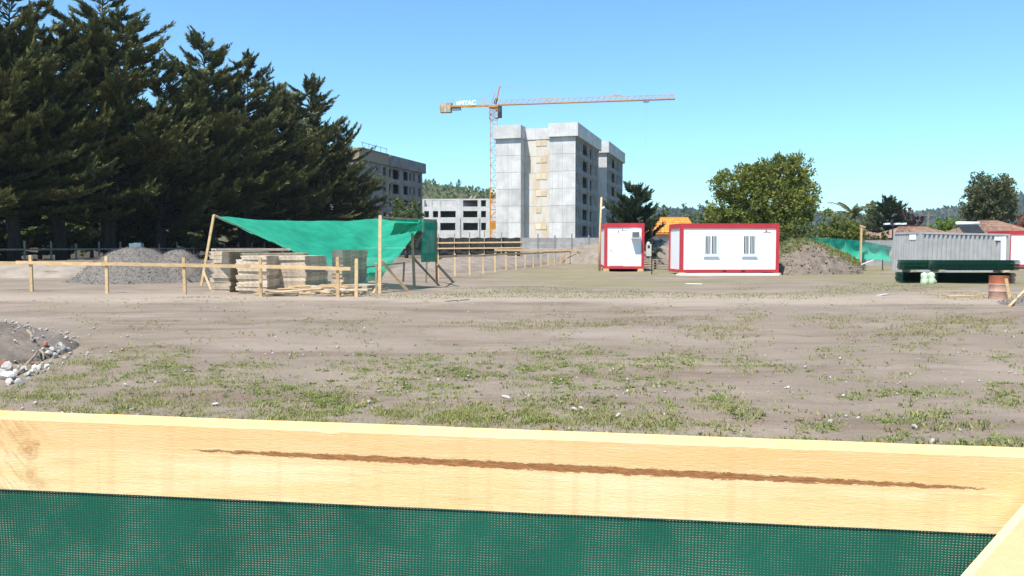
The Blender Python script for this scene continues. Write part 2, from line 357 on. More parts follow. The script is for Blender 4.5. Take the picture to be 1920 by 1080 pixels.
# ------------------------------------------------------------------ foliage generators
def sprays(P, Dr, L, Wd, rs, flat=0.0):
    """rhombic leaf sprays: base P, direction Dr, length L, width Wd"""
    n = len(P); Dr = Dr / (np.linalg.norm(Dr, axis=1, keepdims=True) + 1e-9)
    rv = rs.normal(size=(n, 3)) + np.array([0, 0, flat]); sd = np.cross(Dr, rv); sd /= (np.linalg.norm(sd, axis=1, keepdims=True) + 1e-9)
    L = L[:, None]; Wd = Wd[:, None]
    a = P; b = P + Dr * L * 0.45 + sd * Wd / 2; c = P + Dr * L; d = P + Dr * L * 0.45 - sd * Wd / 2
    V = np.stack([a, b, c, d], 1).reshape(-1, 3); Fq = np.arange(4 * n).reshape(-1, 4)
    return V, Fq
def cypress_mesh(seed, H, Rr, clear=0.2, n_limb=110, dens=1.0, lean=0.25, stems=None, colr=False):
    rs = np.random.default_rng(seed); tr = MB()
    nst = stems or rs.integers(3, 6); tops = []
    for k in range(nst):
        a = rs.uniform(0, 6.28); sp = rs.uniform(0.06, 0.15) * H if k else 0.02 * H
        hh = H * (0.96 if k == 0 else rs.uniform(0.66, 0.92))
        pts = [(0.35 * math.cos(a) * (k > 0), 0.35 * math.sin(a) * (k > 0), -0.3)]
        for q in (0.12, 0.3, 0.55, 0.8, 1.0):
            pts.append((math.cos(a) * sp * q + rs.normal() * 0.12, math.sin(a) * sp * q + rs.normal() * 0.12, hh * q))
        tr.tube(pts, [0.40 - 0.12 * (k > 0), 0.31, 0.25, 0.17, 0.09, 0.02], 7); tops.append(pts)
    P, D, L, Wd, C = [], [], [], [], []
    for k in range(int(n_limb)):
        st = tops[k % nst]
        hh = st[-1][2]; q = clear + (1 - clear) * rs.uniform(0, 1) ** 0.85
        i = np.interp(q, [0, .12, .3, .55, .8, 1.0], range(6)); i0 = int(min(i, 4)); f = i - i0
        base = np.array(st[i0]) * (1 - f) + np.array(st[i0 + 1]) * f
        prof = (1 - ((q - clear) / (1 - clear)) ** 1.9) ** 0.8 * (0.72 + 0.28 * math.sin(math.pi * q)) + 0.07
        ln = Rr * prof * rs.uniform(0.5, 1.35); az = rs.uniform(0, 6.283)
        dh = np.array([math.cos(az), math.sin(az), 0]); slope = rs.normal(lean - 0.16 + 1.0 * max(0, q - 0.62), 0.15); cv = rs.uniform(0.08, 0.42)
        if q < 0.34: slope -= 0.25
        def pt(t): return base + dh * ln * t + np.array([0, 0, ln * (slope * t + cv * t * t)])
        tr.tube([pt(t) for t in (0, .5, .95)], [0.05 + 0.012 * ln, 0.03 + 0.004 * ln, 0.01], 4, cap=False)
        side = np.array([-dh[1], dh[0], 0])
        # side branchlets in one flattened plane, each a feathery plume of fine sprays
        nb = int((6 + 3.0 * ln) * dens)
        for j in range(nb + 2):
            tipb = j >= nb
            t = (1.0 - .12 * (j - nb)) if tipb else 0.28 + 0.68 * rs.uniform() ** 0.8
            sg = rs.choice((-1, 1)); bl = rs.uniform(.8, 1.5) * (.55 + .09 * ln) if tipb else (0.25 + 0.30 * ln * (1.12 - t)) * rs.uniform(.7, 1.3)
            bd = dh * rs.uniform(.7, 1.1) + side * sg * (rs.uniform(.3, 1.0) if not tipb else rs.uniform(0, .25)) + np.array([0, 0, slope * .7 + 2 * cv * t * .7 + rs.uniform(-.1, .2) + (.15 if tipb else 0)])
            bd = bd / np.linalg.norm(bd); b0 = pt(t); ns = int(13 + 20 * bl)
            u = rs.uniform(0, 1, ns) ** .8; th_ = (.17 * (1.15 - u))[:, None]
            p = b0[None] + bd[None] * (bl * u)[:, None] + np.array([0, 0, .10])[None] * (bl * u * u)[:, None] + rs.normal(size=(ns, 3)) * np.array([.75, .75, .34]) * th_
            d = bd[None] * 1.3 + rs.normal(size=(ns, 3)) * .3; d[:, 2] += .10 + .45 * u
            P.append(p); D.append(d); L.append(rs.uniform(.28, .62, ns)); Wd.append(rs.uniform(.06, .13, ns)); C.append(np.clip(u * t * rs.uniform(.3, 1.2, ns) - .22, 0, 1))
    for st in tops:                                   # leaders
        e = np.array(st[-1]); n = 60; hh = 0.15 * H
        t = rs.uniform(0, 1, n); p = e[None] + np.stack([rs.normal(size=n) * 0.05, rs.normal(size=n) * 0.05, (t - 0.85) * hh], 1)
        a = rs.uniform(0, 6.28, n); d = np.stack([np.cos(a), np.sin(a), np.full(n, 1.1)], 1)
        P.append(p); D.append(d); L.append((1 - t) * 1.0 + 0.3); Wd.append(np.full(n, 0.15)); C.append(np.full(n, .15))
    V, Fq = sprays(np.concatenate(P), np.concatenate(D), np.concatenate(L), np.concatenate(Wd), rs, 1.6)
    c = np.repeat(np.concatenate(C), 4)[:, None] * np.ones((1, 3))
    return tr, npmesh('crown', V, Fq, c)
def put_tree(name, label, cat, loc, trunk_me, crown_me, tm, cm, rz=0, sc=1.0, group=None, flat=1.0):
    o = thing(name, label, cat, loc, rz, group); o.scale = (sc * flat, sc * flat, sc)
    if trunk_me: link('trunk', trunk_me, tm, o)
    link('crown', crown_me, cm, o)
    return o
def mbmesh(mb, name):
    me = bpy.data.meshes.new(name); me.from_pydata(mb.v, [], mb.f); me.polygons.foreach_set('use_smooth', [True] * len(me.polygons)); return me
def broad_mesh(seed, lobes, nleaf, leaf, trunk_h, shell=0.55, upd=0.2, extra=None):
    """lobes: (x,y,z,rx,ry,rz); leaves spread through the shell of every lobe in clumps"""
    rs = np.random.default_rng(seed); tr = MB()
    top = max(l[2] for l in lobes)
    tr.tube([(0, 0, -0.3), (0.05, 0, trunk_h * 0.5), (0, 0.05, trunk_h), (0, 0, top)], [0.28, 0.22, 0.18, 0.05], 7)
    for l in lobes:
        tr.tube([(0, 0, trunk_h * 0.7), (l[0] * .5, l[1] * .5, (trunk_h * .7 + l[2]) / 2 + .2), (l[0], l[1], l[2])], [0.11, 0.07, 0.02], 5, cap=False)
    wts = np.array([l[3] * l[4] + l[4] * l[5] + l[3] * l[5] for l in lobes]); wts = wts / wts.sum()
    P, D = [], []
    for l, w in zip(lobes, wts):
        nc = max(8, int(nleaf * w / 26)); c = rs.normal(size=(nc, 3)); c /= np.linalg.norm(c, axis=1, keepdims=True)
        rad = 1 - shell * rs.uniform(0, 1, nc) ** 1.7; rad *= rs.uniform(0.86, 1.12, nc)
        cc = c * rad[:, None] * np.array(l[3:6])
        k = 26; off = rs.normal(size=(nc, k, 3)) * np.array(l[3:6]).mean() * 0.095
        p = (cc[:, None, :] + off).reshape(-1, 3) + np.array(l[:3])
        d = np.repeat(c, k, 0) + rs.normal(size=(nc * k, 3)) * 0.75; d[:, 2] += upd
        P.append(p); D.append(d)
    if extra is not None: P.append(extra[0]); D.append(extra[1])
    P = np.concatenate(P); D = np.concatenate(D); keep = P[:, 2] > 0.05; P, D = P[keep], D[keep]
    V, Fq = sprays(P, D, rs.uniform(0.7, 1.3, len(P)) * leaf, rs.uniform(0.45, 0.75, len(P)) * leaf, rs)
    return mbmesh(tr, 'trunk'), npmesh('crown', V, Fq)
def lobes_round(rs, n, rx, rz, zc, lr=0.45):
    L = []
    for k in range(n):
        a = 6.283 * k / n + rs.uniform(-.4, .4); e = rs.uniform(-0.5, 0.9); q = math.sqrt(max(0.05, 1 - e * e)) * rs.uniform(.5, .72)
        r = lr * rs.uniform(.8, 1.2)
        L.append((math.cos(a) * rx * q, math.sin(a) * rx * q, zc + rz * e * .62, rx * r, rx * r, rz * r))
    L.append((0, 0, zc, rx * .6, rx * .6, rz * .62))
    return L

# cypress windbreak on the left -------------------------------------------------
cy = []
for s, (H, Rr, cl) in enumerate([(25.5, 6.4, 0.24), (22.5, 6.2, 0.20), (24.5, 5.6, 0.22), (21.5, 5.6, 0.16)]):
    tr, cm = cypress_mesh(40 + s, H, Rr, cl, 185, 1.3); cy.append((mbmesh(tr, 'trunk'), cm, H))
tr, cm = cypress_mesh(60, 17, 6.0, 0.04, 170, 1.0); cy_low = (mbmesh(tr, 'trunk'), cm, 17)
def row_D(px, off=-43.0): return (off - 0.288 * 60) / ((px - 960) / F - 0.288)
rowspec = [(-50, 1, 23.5, 0.3), (30, 0, 23.5, 1.2), (118, 1, 21.0, 2.0), (205, 0, 26.6, 4.0), (300, 3, 20.6, 5.2), (398, 2, 25.8, 0.9), (462, 0, 25.0, 2.7),
           (520, 1, 22.6, 3.6), (583, 2, 25.3, 4.6), (632, 3, 19.3, 0.2)]
words = ['cut by the left picture edge', 'at the left picture edge, broad and dark', 'low between two taller trees near the left edge', 'tallest of all, left of the gravel heap',
         'short one behind the gravel heap', 'with a thin spire top behind the left tarp pole', 'behind the green canopy, left of its middle', 'lower crown behind the middle of the green canopy',
         'tall last but one before the grey shell building', 'rightmost, half covering the grey shell building']
for (px, v, H, rz), wd_ in zip(rowspec, words):
    D = min(row_D(px), 110.5); tm, cm, H0 = cy[v]
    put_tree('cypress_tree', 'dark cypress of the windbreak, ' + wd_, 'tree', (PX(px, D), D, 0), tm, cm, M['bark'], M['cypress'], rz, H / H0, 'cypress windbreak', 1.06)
back_words = ['at the left edge', 'left of the bright shrubs', 'behind the bright shrubs', 'behind the left hump of the gravel heap', 'behind the blue crate', 'behind the leaning canopy pole', 'behind the canopy left half', 'behind the canopy middle', 'behind the canopy right half']
for k, px in enumerate((-25, 25, 215, 270, 330, 395, 455, 512, 565)):
    D = row_D(px, -51.0); tm, cm, H0 = cy_low
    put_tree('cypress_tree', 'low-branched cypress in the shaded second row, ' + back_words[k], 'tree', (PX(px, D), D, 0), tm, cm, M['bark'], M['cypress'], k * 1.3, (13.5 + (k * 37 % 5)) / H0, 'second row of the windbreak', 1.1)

# ------------------------------------------------------------------ building helpers
def facade(mb, org, ax, nrm, Lx, z0, z1, ops, th=0.3):
    """wall sheet with real openings: front, back and reveals"""
    org, ax, nrm = Vector(org), Vector(ax), Vector(nrm)
    us = sorted({0.0, Lx, *[o[0] for o in ops], *[o[1] for o in ops]}); zs = sorted({z0, z1, *[o[2] for o in ops], *[o[3] for o in ops]})
    def P(u, z, b): return org + ax * u + Z * z - nrm * (th if b else 0)
    for a, b in zip(us, us[1:]):
        for c, d in zip(zs, zs[1:]):
            mu, mz = (a + b) / 2, (c + d) / 2
            if any(o[0] < mu < o[1] and o[2] < mz < o[3] for o in ops): continue
            for k in (0, 1): mb.add([P(a, c, k), P(b, c, k), P(b, d, k), P(a, d, k)], [(0, 1, 2, 3)])
    for a, b, c, d in ops:
        for (p, q) in (((a, c), (b, c)), ((b, c), (b, d)), ((b, d), (a, d)), ((a, d), (a, c))):
            mb.add([P(*p, 0), P(*q, 0), P(*q, 1), P(*p, 1)], [(0, 1, 2, 3)])
    for (p, q) in (((0, z0), (Lx, z0)), ((Lx, z0), (Lx, z1)), ((Lx, z1), (0, z1)), ((0, z1), (0, z0))):
        mb.add([P(*p, 0), P(*q, 0), P(*q, 1), P(*p, 1)], [(0, 1, 2, 3)])
def liner(org, ax, nrm, o, mat, parent, name='window_opening'):
    """thin concrete sub-frame set back in one opening"""
    org, ax, nrm = Vector(org), Vector(ax), Vector(nrm); a, b, c, d = o; mb = MB(); w = 0.06
    def P(u, z): return org + ax * u + Z * z - nrm * 0.16
    for p, q in (((a, c + w / 2), (b, c + w / 2)), ((a, d - w / 2), (b, d - w / 2)), ((a + w / 2, c + w), (a + w / 2, d - w)), ((b - w / 2, c + w), (b - w / 2, d - w))):
        mb.beam(P(*p), P(*q), w, w)
    return mb.build(name, mat, parent)
def tower(label, loc, depth, storeys=7, sh=2.45, covers=True):
    t = thing('apartment_tower', label, 'building', loc, R(SITE), 'unfinished concrete towers')
    top = storeys * sh; H = top + 1.9; c = M['concrete']; c2 = M['concreteshade']
    MB().box(-11.86, -8.14, 0.06, depth - .1, 0, top).box(-8.14, -3.86, 2.26, depth - .1, 0, top).build('core_wall', c, t)
    MB().box(-3.76, -0.34, 0.06, 0.3, 0, top).build('end_wall', c, t); MB().box(-3.86, -0.34, depth - .35, depth - .1, 0, top).build('end_wall', c, t)
    for s in range(storeys):
        z0, z1 = s * sh + 0.02, (s + 1) * sh - 0.02
        for x0, x1, y in ((-11.9, -8.1, 0.0), (-3.8, 0.0, 0.0), (-8.1, -3.8, 2.2)):
            if y > 0:
                MB().box(x0 + .003, x1 - .003, y, y + 0.06, z0, z1).build('wall_panel', M['concretewarm'], t)
            else:
                m = (x0 + x1) / 2
                MB().box(x0, m - .012, y, y + 0.06, z0, z1).build('wall_panel', c, t); MB().box(m + .012, x1 - .002, y, y + 0.06, z0, z1).build('wall_panel', c, t)
        MB().box(-8.14, -8.09, 0.07, 2.19, z0, z1).build('wall_panel', c, t)
        MB().box(-3.84, -0.32, 0.32, depth - .4, s * sh - 0.12 + (0.13 if s == 0 else 0), s * sh + 0.08).build('floor_slab', c2, t)
        MB().box(0.003, 0.05, 0.06, depth, (s + 1) * sh - 0.22, (s + 1) * sh - 0.02).build('floor_band', c2, t)
        if covers:
            for k in (0, 1):
                if s == 2 and k: continue
                w = 0.78; x = -6.35 + k * 0.84
                MB().box(x, x + w, 2.14, 2.198, (s + 1) * sh - 0.95, (s + 1) * sh - 0.12).build('plywood_cover', M['coverply'], t)
    k = depth / 19.0; ops = []
    for s in range(storeys):
        b = s * sh
        ops += [(a * k, e * k, b + lo, b + hi) for a, e, lo, hi in ((.4, 1.3, .65, 2.08), (2.0, 2.9, .65, 2.08), (3.4, 4.4, .65, 2.08), (5.3, 9.8, .45, 2.15), (11.2, 13.4, .4, 2.1), (14.0, 15.1, .6, 2.1), (15.8, 17.0, .6, 2.1))]
    mb = MB(); facade(mb, (0, 0.06, 0), (0, 1, 0), (1, 0, 0), depth - .06, 0, top, ops, 0.3); mb.build('side_wall', c2, t)
    for o in ops: liner((0, 0.06, 0), (0, 1, 0), (1, 0, 0), o, M['concrete'], t)
    MB().box(-12.15, -8.0, -0.38, 4.0, top, H).build('parapet', c, t)
    MB().box(-8.0, -3.9, 2.1, 4.0, top, H - .25).build('parapet', c, t)
    MB().box(-3.9, 0.42, -0.38, 4.0, top, H).build('parapet', c, t)
    MB().box(-12.15, 0.42, 4.0, depth + .3, top, H).build('parapet', c, t)
    return t
P0 = Vector((9.05, 115, 0))
tower('bare concrete tower block standing nearest, beside the crane mast', P0, 19.0)
p2 = P0 + Vector((UX, UY, 0)) * 21.6 + Vector((UY, -UX, 0)) * 0.95
tower('second concrete tower block behind the nearest one, mostly hidden by it', p2, 18.5, covers=False)

# grey shell building behind the cypresses
t = thing('apartment_block', 'grey five storey concrete shell half hidden behind the cypresses', 'building', (-23.1, 121, 0), R(SITE))
LB, sh, st = 25.0, 2.42, 6; top = sh * st
ops = []
for s in range(st):
    b = s * sh
    ops += [(a + 3, e + 3, b + lo, b + hi) for a, e, lo, hi in ((3.1, 3.8, 1.2, 1.8), (5.7, 6.8, .6, 2.1), (7.9, 8.8, .6, 2.05), (9.3, 12, .45, 2.1), (13.7, 15.7, .55, 2.1), (16.2, 17.0, .7, 2.1), (17.9, 18.7, .7, 2.1), (20.2, 21.3, .6, 2.1))]
    MB().box(-4.5, -0.34, 0.3, LB - .3, b - 0.1 + (0.11 if s == 0 else 0), b + 0.08).build('floor_slab', M['concreteshade'], t)
    MB().box(0.003, 0.04, 0.05, LB - .05, b + sh - 0.2, b + sh - 0.03).build('floor_band', M['concreteshade'], t)
mb = MB(); facade(mb, (0, 0, 0), (0, 1, 0), (1, 0, 0), LB, 0, top, ops); mb.build('side_wall', M['concreteshade'], t)
for o in ops: liner((0, 0, 0), (0, 1, 0), (1, 0, 0), o, M['concreteshade'], t)
MB().box(-13, -4.6, 0, LB, 0, top).box(-4.6, -0.31, 0.0, 0.28, 0, top).box(-4.6, -0.31, LB - .28, LB, 0, top).build('core_wall', M['concreteshade'], t)
MB().box(-13.4, 0.5, 10.4, LB + .6, top, top + 1.75).build('parapet', M['concreteshade'], t)
MB().box(-13, 0.3, -0.2, 10.38, top, top + 1.7).build('formwork_edge', M['oldwood'], t)
MB().box(-12, 0.42, 0.5, 10.2, top + 1.7, top + 1.82).build('formwork_plank', M['shadewood'], t)
for k in range(5): MB().beam((0.25, 1 + k * 2.1, top + 1.8), (0.25, 1 + k * 2.1, top + 2.7), .06, .06).build('guard_post', M['greymetal'], t)
MB().beam((0.25, 0.6, top + 2.6), (0.25, 9.8, top + 2.6), .06, .06).build('guard_rail', M['greymetal'], t)

# low unfinished block between
DL = 171.0; sL = F / DL
def zl(y): return EYE + (HZ - y) / sL
lx0 = PX(792.5, DL)
t = thing('low_concrete_block', 'low unfinished concrete frame with dark openings left of the crane', 'building', (lx0, DL, 0), R(-4))
def xz(x): return (650 + x / 5.4 - 792.5) / sL
rows = [(zl(388.5), zl(376), [(790, 842), (868, 932), (958, 1108), (1183, 1332), (1364, 1416)]),
        (zl(408.5), zl(396), [(788, 838), (876, 932), (952, 1110), (1183, 1330), (1364, 1416)]),
        (zl(432.5), zl(418), [(795, 925), (950, 1106), (1183, 1335), (1364, 1416)])]
ops = [(xz(a), xz(b), z0, z1) for z0, z1, cs in rows for a, b in cs]
LL = 19.0; tl = zl(373.5)
mb = MB(); facade(mb, (0, 0, 0), (1, 0, 0), (0, -1, 0), LL, 0, tl, ops, 0.35); mb.build('front_wall', M['concrete'], t)
for o in ops: liner((0, 0, 0), (1, 0, 0), (0, -1, 0), o, M['concrete'], t)
for z in (zl(392), zl(413), zl(436)): MB().box(0.1, LL, 0.36, 9, z - .25, z).build('floor_slab', M['concreteshade'], t)
MB().box(xz(1115), LL, 0.36, 9, tl - .4, tl - .15).build('roof_slab', M['concreteshade'], t)
MB().box(0, LL, 9, 9.3, 0, tl).box(-.001, 0.3, .36, 9, 0, tl - .3).box(LL - .3, LL, .36, 9, 0, tl - .3).box(0.3, xz(1110), 2.4, 2.6, zl(392), tl - .1).build('back_wall', M['concrete'], t)
for a, b in ((1230, 1262), (1268, 1300)): MB().beam((xz(a), 2, tl - .1), (xz(b), 2.4, tl + .75), .12, .1).build('roof_prop', M['coverply'], t)
for a in (1345, 1150): MB().box(xz(a), xz(a + 12), -.04, -.003, 2.2, 7.4).build('downpipe', M['greymetal'], t)

# ------------------------------------------------------------------ tower crane
DC = 140.0; sC = F / DC
t = thing('tower_crane', 'yellow tower crane with long thin jib above the concrete towers', 'crane', (PX(926, DC), DC, 0), 0)
zt = EYE + (HZ - 203) / sC; hw = 0.6
def lattice(mb, z0, z1, step, r=0.06, hw=hw):
    for a in (-1, 1):
        for b in (-1, 1): mb.beam((a * hw, b * hw, z0), (a * hw, b * hw, z1), r * 2, r * 2)
    z = z0; k = 0
    while z < z1 - .1:
        e = min(z + step, z1); s = 1 if k % 2 else -1
        for b in (-1, 1):
            mb.beam((-s * hw, b * hw, z), (s * hw, b * hw, e), r, r); mb.beam((b * hw, -s * hw, z), (b * hw, s * hw, e), r, r)
            mb.beam((-hw, b * hw, e), (hw, b * hw, e), r, r); mb.beam((b * hw, -hw, e), (b * hw, hw, e), r, r)
        z = e; k += 1
mb = MB(); lattice(mb, 0, EYE + (HZ - 353) / sC, 1.3, 0.085); mb.build('lower_mast', M['crane'], t)
mb = MB(); lattice(mb, EYE + (HZ - 353) / sC, zt - 2.0, 1.3, 0.05); mb.build('upper_mast', M['cranered'], t)
MB().box(-hw - .06, hw + .06, -hw - .09, -hw - .03, EYE + (HZ - 430) / sC, EYE + (HZ - 415) / sC).build('mast_plate', M['crane'], t)
MB().box(-1.6, 1.6, -1.6, 1.6, -.2, .7).build('footing', M['concrete'], t)
mb = MB(); lattice(mb, zt - 2.0, zt, 0.7, 0.085, 0.72); mb.box(-.85, .85, -.85, .85, zt - .25, zt + .1); mb.build('slewing_head', M['crane'], t)
MB().box(.75, 1.45, -1.3, -.2, zt - 2.0, zt - .1).build('cab', M['dark'], t)
MB().box(.80, 1.40, -1.33, -1.303, zt - 1.2, zt - .3).build('cab_window', M['glass'], t)
jd = Vector((math.cos(R(-11)), math.sin(R(-11)), 0)); jl = 30.8; sd = Vector((-jd.y, jd.x, 0))
def J(d, s=0, z=0): return jd * d + sd * s + Z * (zt + .25 + z)
mb = MB()
for s in (-.45, .45): mb.beam(J(.7, s), J(jl, s), .11, .13)
mb.build('jib_lower_chord', M['cranered'], t)
mb = MB(); mb.beam(J(1.2, 0, .85), J(jl, 0, .70), .08, .08)
n = 30
for k in range(n):
    a, b = .8 + (jl - .9) * k / n, .8 + (jl - .9) * (k + 1) / n
    for s in (-.45, .45): mb.beam(J(a, s), J((a + b) / 2, 0, .82), .035, .035); mb.beam(J((a + b) / 2, 0, .82), J(b, s), .035, .035)
mb.build('jib_lattice', M['cranered'], t)
mb = MB()
for s in (-.5, .5): mb.beam(J(-9.6, s, -.05), J(-.6, s, -.05), .12, .22)
for k in range(8): mb.beam(J(-9 + k * 1.1, -.5, -.02), J(-9 + k * 1.1, .5, -.02), .08, .08)
mb.build('counter_jib', M['crane'], t)
for k in range(3):
    a = -9.5 + k * 0.66; m = MB(); m.beam(J(a, 0, -.45), J(a + .6, 0, -.45), 1.2, 1.15); m.build('counterweight', M['ballast'], t)
m = MB(); m.beam(J(-9.5, 0, .38), J(-7.5, 0, .38), 1.0, .5); m.build('winch', M['ballast'], t)
m = MB(); m.beam(J(-7.4, 0, -.4), J(-5.9, 0, -.4), .8, .5); m.build('winch', M['greymetal'], t)
ap = J(1.05, 0, 3.15); m = MB()
for s in (-.4, .4): m.beam(J(.3, s, .1), ap + sd * s * .3, .14, .14); m.beam(J(-.5, s, .1), J(.15, s * .5, 2.0), .07, .07)
m.beam(ap, ap + jd * .3 + Z * .05, .2, .16); m.build('apex_frame', M['cranered'], t)
m = MB(); m.beam(J(-1.5, 0, 0), J(-1.75, 0, 1.3), .14, .14); m.build('tie_post', M['cranered'], t)
m = MB(); m.beam(J(.2, 0, .2), J(.55, 0, 1.1), .5, .4); m.build('hoist_motor', M['dark'], t)
for a, b in ((ap, J(-1.75, 0, 1.3)), (J(-1.75, 0, 1.3), J(-7.3, 0, .1)), (ap, J(11.5, 0, .95)), (ap, J(22.0, 0, .95))):
    m = MB(); m.beam(a, b, .04, .04); m.build('pendant_line', M['cable'], t)
m = MB(); m.beam(J(-7.3, 0, 0), J(-7.3, 0, 1.5), .08, .08); m.build('tie_post', M['cable'], t)
for a, l in ((9.2, .7), (20.6, 1.3)): m = MB(); m.beam(J(a, 0, .95 if l > 1 else .5), J(a + l, 0, .95 if l > 1 else .2), .18, .14); m.build('tie_anchor', M['cranered'], t)
m = MB(); m.beam(J(25.6, 0, -.15), J(26.5, 0, -.15), .9, .4); m.build('trolley', M['oldwood'], t)
m = MB(); m.beam(J(26.05, 0, -.3), J(26.05, 0, -14), .02, .02); m.build('hoist_line', M['cable'], t)
m = MB(); m.beam(J(26.05, 0, -14), J(26.05, 0, -14.5), .16, .16, taper=.4); m.build('hook_block', M['crane'], t)
def text_mesh(s, size, ext):
    cu = bpy.data.curves.new('lettering', 'FONT'); cu.body = s; cu.size = size; cu.extrude = ext; cu.align_x = 'LEFT'; cu.offset = .035
    ob = bpy.data.objects.new('lettering', cu); COL.objects.link(ob); bpy.context.view_layer.update()
    me = bpy.data.meshes.new_from_object(ob.evaluated_get(bpy.context.evaluated_depsgraph_get())); bpy.data.objects.remove(ob); bpy.data.curves.remove(cu)
    me.materials.clear(); return me
M['letters'] = mk('white lettering', (0.8, 0.8, 0.8), (0.78, 0.78, 0.78), 1, 0.6)
lt = link('lettering', text_mesh('MYAC', 1.08, .03), M['letters'], t)
lt.matrix_local = Matrix.Translation(J(-6.0, -.58, .1)) @ Matrix.Rotation(R(-11), 4, 'Z') @ Matrix.Rotation(R(90), 4, 'X')
m = MB(); m.beam(J(-6.5, -.56, .45), J(-6.05, -.56, .45), .03, .5); m.build('sign_board', M['letters'], t)

# ------------------------------------------------------------------ heaps and banks
def heap(name, label, cat, cx_, cy_, rx, ry, height, mat, seed=0, n=56, peaks=((0, 0, 1.0, 1.0),), rough=.12, rz=0.0, power=1.3, fine=1.0, smooth=True, group=None, z0=None, rnd=False):
    us = np.linspace(-1, 1, n); U, Vv = np.meshgrid(us, us)
    hh = np.zeros_like(U)
    for px_, py_, pw, hgt in peaks:
        rr = np.sqrt(((U - px_) / pw) ** 2 + ((Vv - py_) / max(pw, .55)) ** 2); hh = np.maximum(hh, hgt * np.clip(1 - rr * rr, 0, 1) ** power) if rnd else np.maximum(hh, hgt * np.clip(1 - rr, 0, 1) ** power * (1 + .35 * (1 - np.clip(1 - rr, 0, 1)) ** 2))
    X, Y = U * rx, Vv * ry
    hh = hh * height * (1 + rough * 4 * fbm(X * 1.3 * fine, Y * 1.3 * fine, seed)) + np.clip(hh * 3, 0, 1) * rough * height * fbm(X * 4 * fine, Y * 4 * fine, seed + 3)
    c, s = math.cos(rz), math.sin(rz); XX, YY = cx_ + X * c - Y * s, cy_ + X * s + Y * c
    base = hg(XX, YY) if z0 is None else z0
    Zz = np.where(hh > .012, hh, -.08) + base
    i = np.arange(n - 1)[:, None] * n + np.arange(n - 1)[None, :]
    V_ = np.stack([(XX - cx_).ravel(), (YY - cy_).ravel(), Zz.ravel()], 1)
    me = npmesh(name, V_, np.stack([i, i + 1, i + n + 1, i + n], -1).reshape(-1, 4))
    if smooth: me.polygons.foreach_set('use_smooth', [True] * len(me.polygons))
    o = thing(name, label, cat, (cx_, cy_, 0), 0, group); link('mound', me, mat, o)
    o['_h'] = 0; del o['_h']
    return o, (XX.ravel(), YY.ravel(), Zz.ravel(), hh.ravel())
def stones(parent, pts, n, smin, smax, mat, seed, name='loose_stones', org=(0, 0)):
    rs = np.random.default_rng(seed); X, Y, Zz, hh = pts; ok = np.where(hh > .03)[0]; idx = rs.choice(ok, n)
    P = np.stack([X[idx] - org[0], Y[idx] - org[1], Zz[idx]], 1) + rs.normal(size=(n, 3)) * np.array([.12, .12, .01])
    s = rs.uniform(smin, smax, n) ** 1.0
    o6 = np.array([(1, 0, 0), (-1, 0, 0), (0, 1, 0), (0, -1, 0), (0, 0, .8), (0, 0, -.8)], float)
    V_ = (o6[None] * rs.uniform(.6, 1.25, (n, 6, 1)) * s[:, None, None] + rs.normal(size=(n, 6, 3)) * .2 * s[:, None, None]) + P[:, None]
    f = np.array([(0, 2, 4), (2, 1, 4), (1, 3, 4), (3, 0, 4), (2, 0, 5), (1, 2, 5), (3, 1, 5), (0, 3, 5)])
    me = npmesh(name, V_.reshape(-1, 3), (f[None] + 6 * np.arange(n)[:, None, None]).reshape(-1, 3))
    return tag(link(name, me, mat, parent), kind='stuff')
# gravel heap behind the left fence
g = W(268, 535, 33.0)
o, pts = heap('gravel_heap', 'twin-humped grey gravel heap behind the left timber rail fence', 'gravel heap', PX(268, 34.5), 34.5, 3.3, 3.2, 1.48, M['gravel'], 4,
              peaks=((-.1, 0, .80, 1.0), (.40, .1, .56, .90), (-.42, -.1, .42, .42)), rough=.04, power=1.35, fine=1.5, rnd=True)
stones(o, pts, 7000, .010, .030, M['gravelstone'], 2, org=(PX(268, 34.5), 34.5))
# low earth banks
def bank(label, px, D, rx, ry, h, mat='soil', seed=0, rz=0.0, power=.7, n=60):
    return heap('earth_bank', label, 'earth bank', PX(px, D), D, rx, ry, h, M[mat], seed, n=n, rough=.10, rz=rz, power=power)
bank('low earth bank at the left picture edge behind the rail fence', 50, 42, 6.5, 3.2, .75, 'sand', 11)
bank('shaded long earth bank below the far fence under the cypresses', 250, 62, 16, 3, .55, 'soil', 12, R(20))
bank('long spoil bank running beside the receding timber fence', 905, 60, 3.6, 17, .95, 'spoil', 13, R(-14), n=70)
bank('tall tan spoil bank between concrete wall and white cabins', 1190, 72, 7.2, 4, 2.4, 'spoil', 14, 0, .6)
bank('low brown earth bank behind the green canopy', 700, 58, 9, 3, .7, 'soil', 15)
# brown pile right of the long cabin
o, pts = heap('soil_heap', 'brown soil and root heap right of the long white cabin', 'soil heap', PX(1527, 45.5), 45.5, 2.7, 2.2, 1.62, M['soil'], 21,
              peaks=((-.15, 0, .95, 1.0), (.2, -.1, .75, .72), (-.6, -.3, .4, .5)), rough=.16, power=.85, fine=2)
stones(o, pts, 900, .02, .085, M['clod'], 5, 'soil_clods', (PX(1527, 45.5), 45.5))
o, pts = heap('soil_heap', 'grassy earth mound behind the brown soil heap', 'soil heap', PX(1525, 50.5), 50.5, 3.9, 2.4, 2.15, M['soil'], 22, peaks=((-.15, 0, .95, 1.0),), rough=.1, power=.8)
GRASSY = [(pts, 3200)]
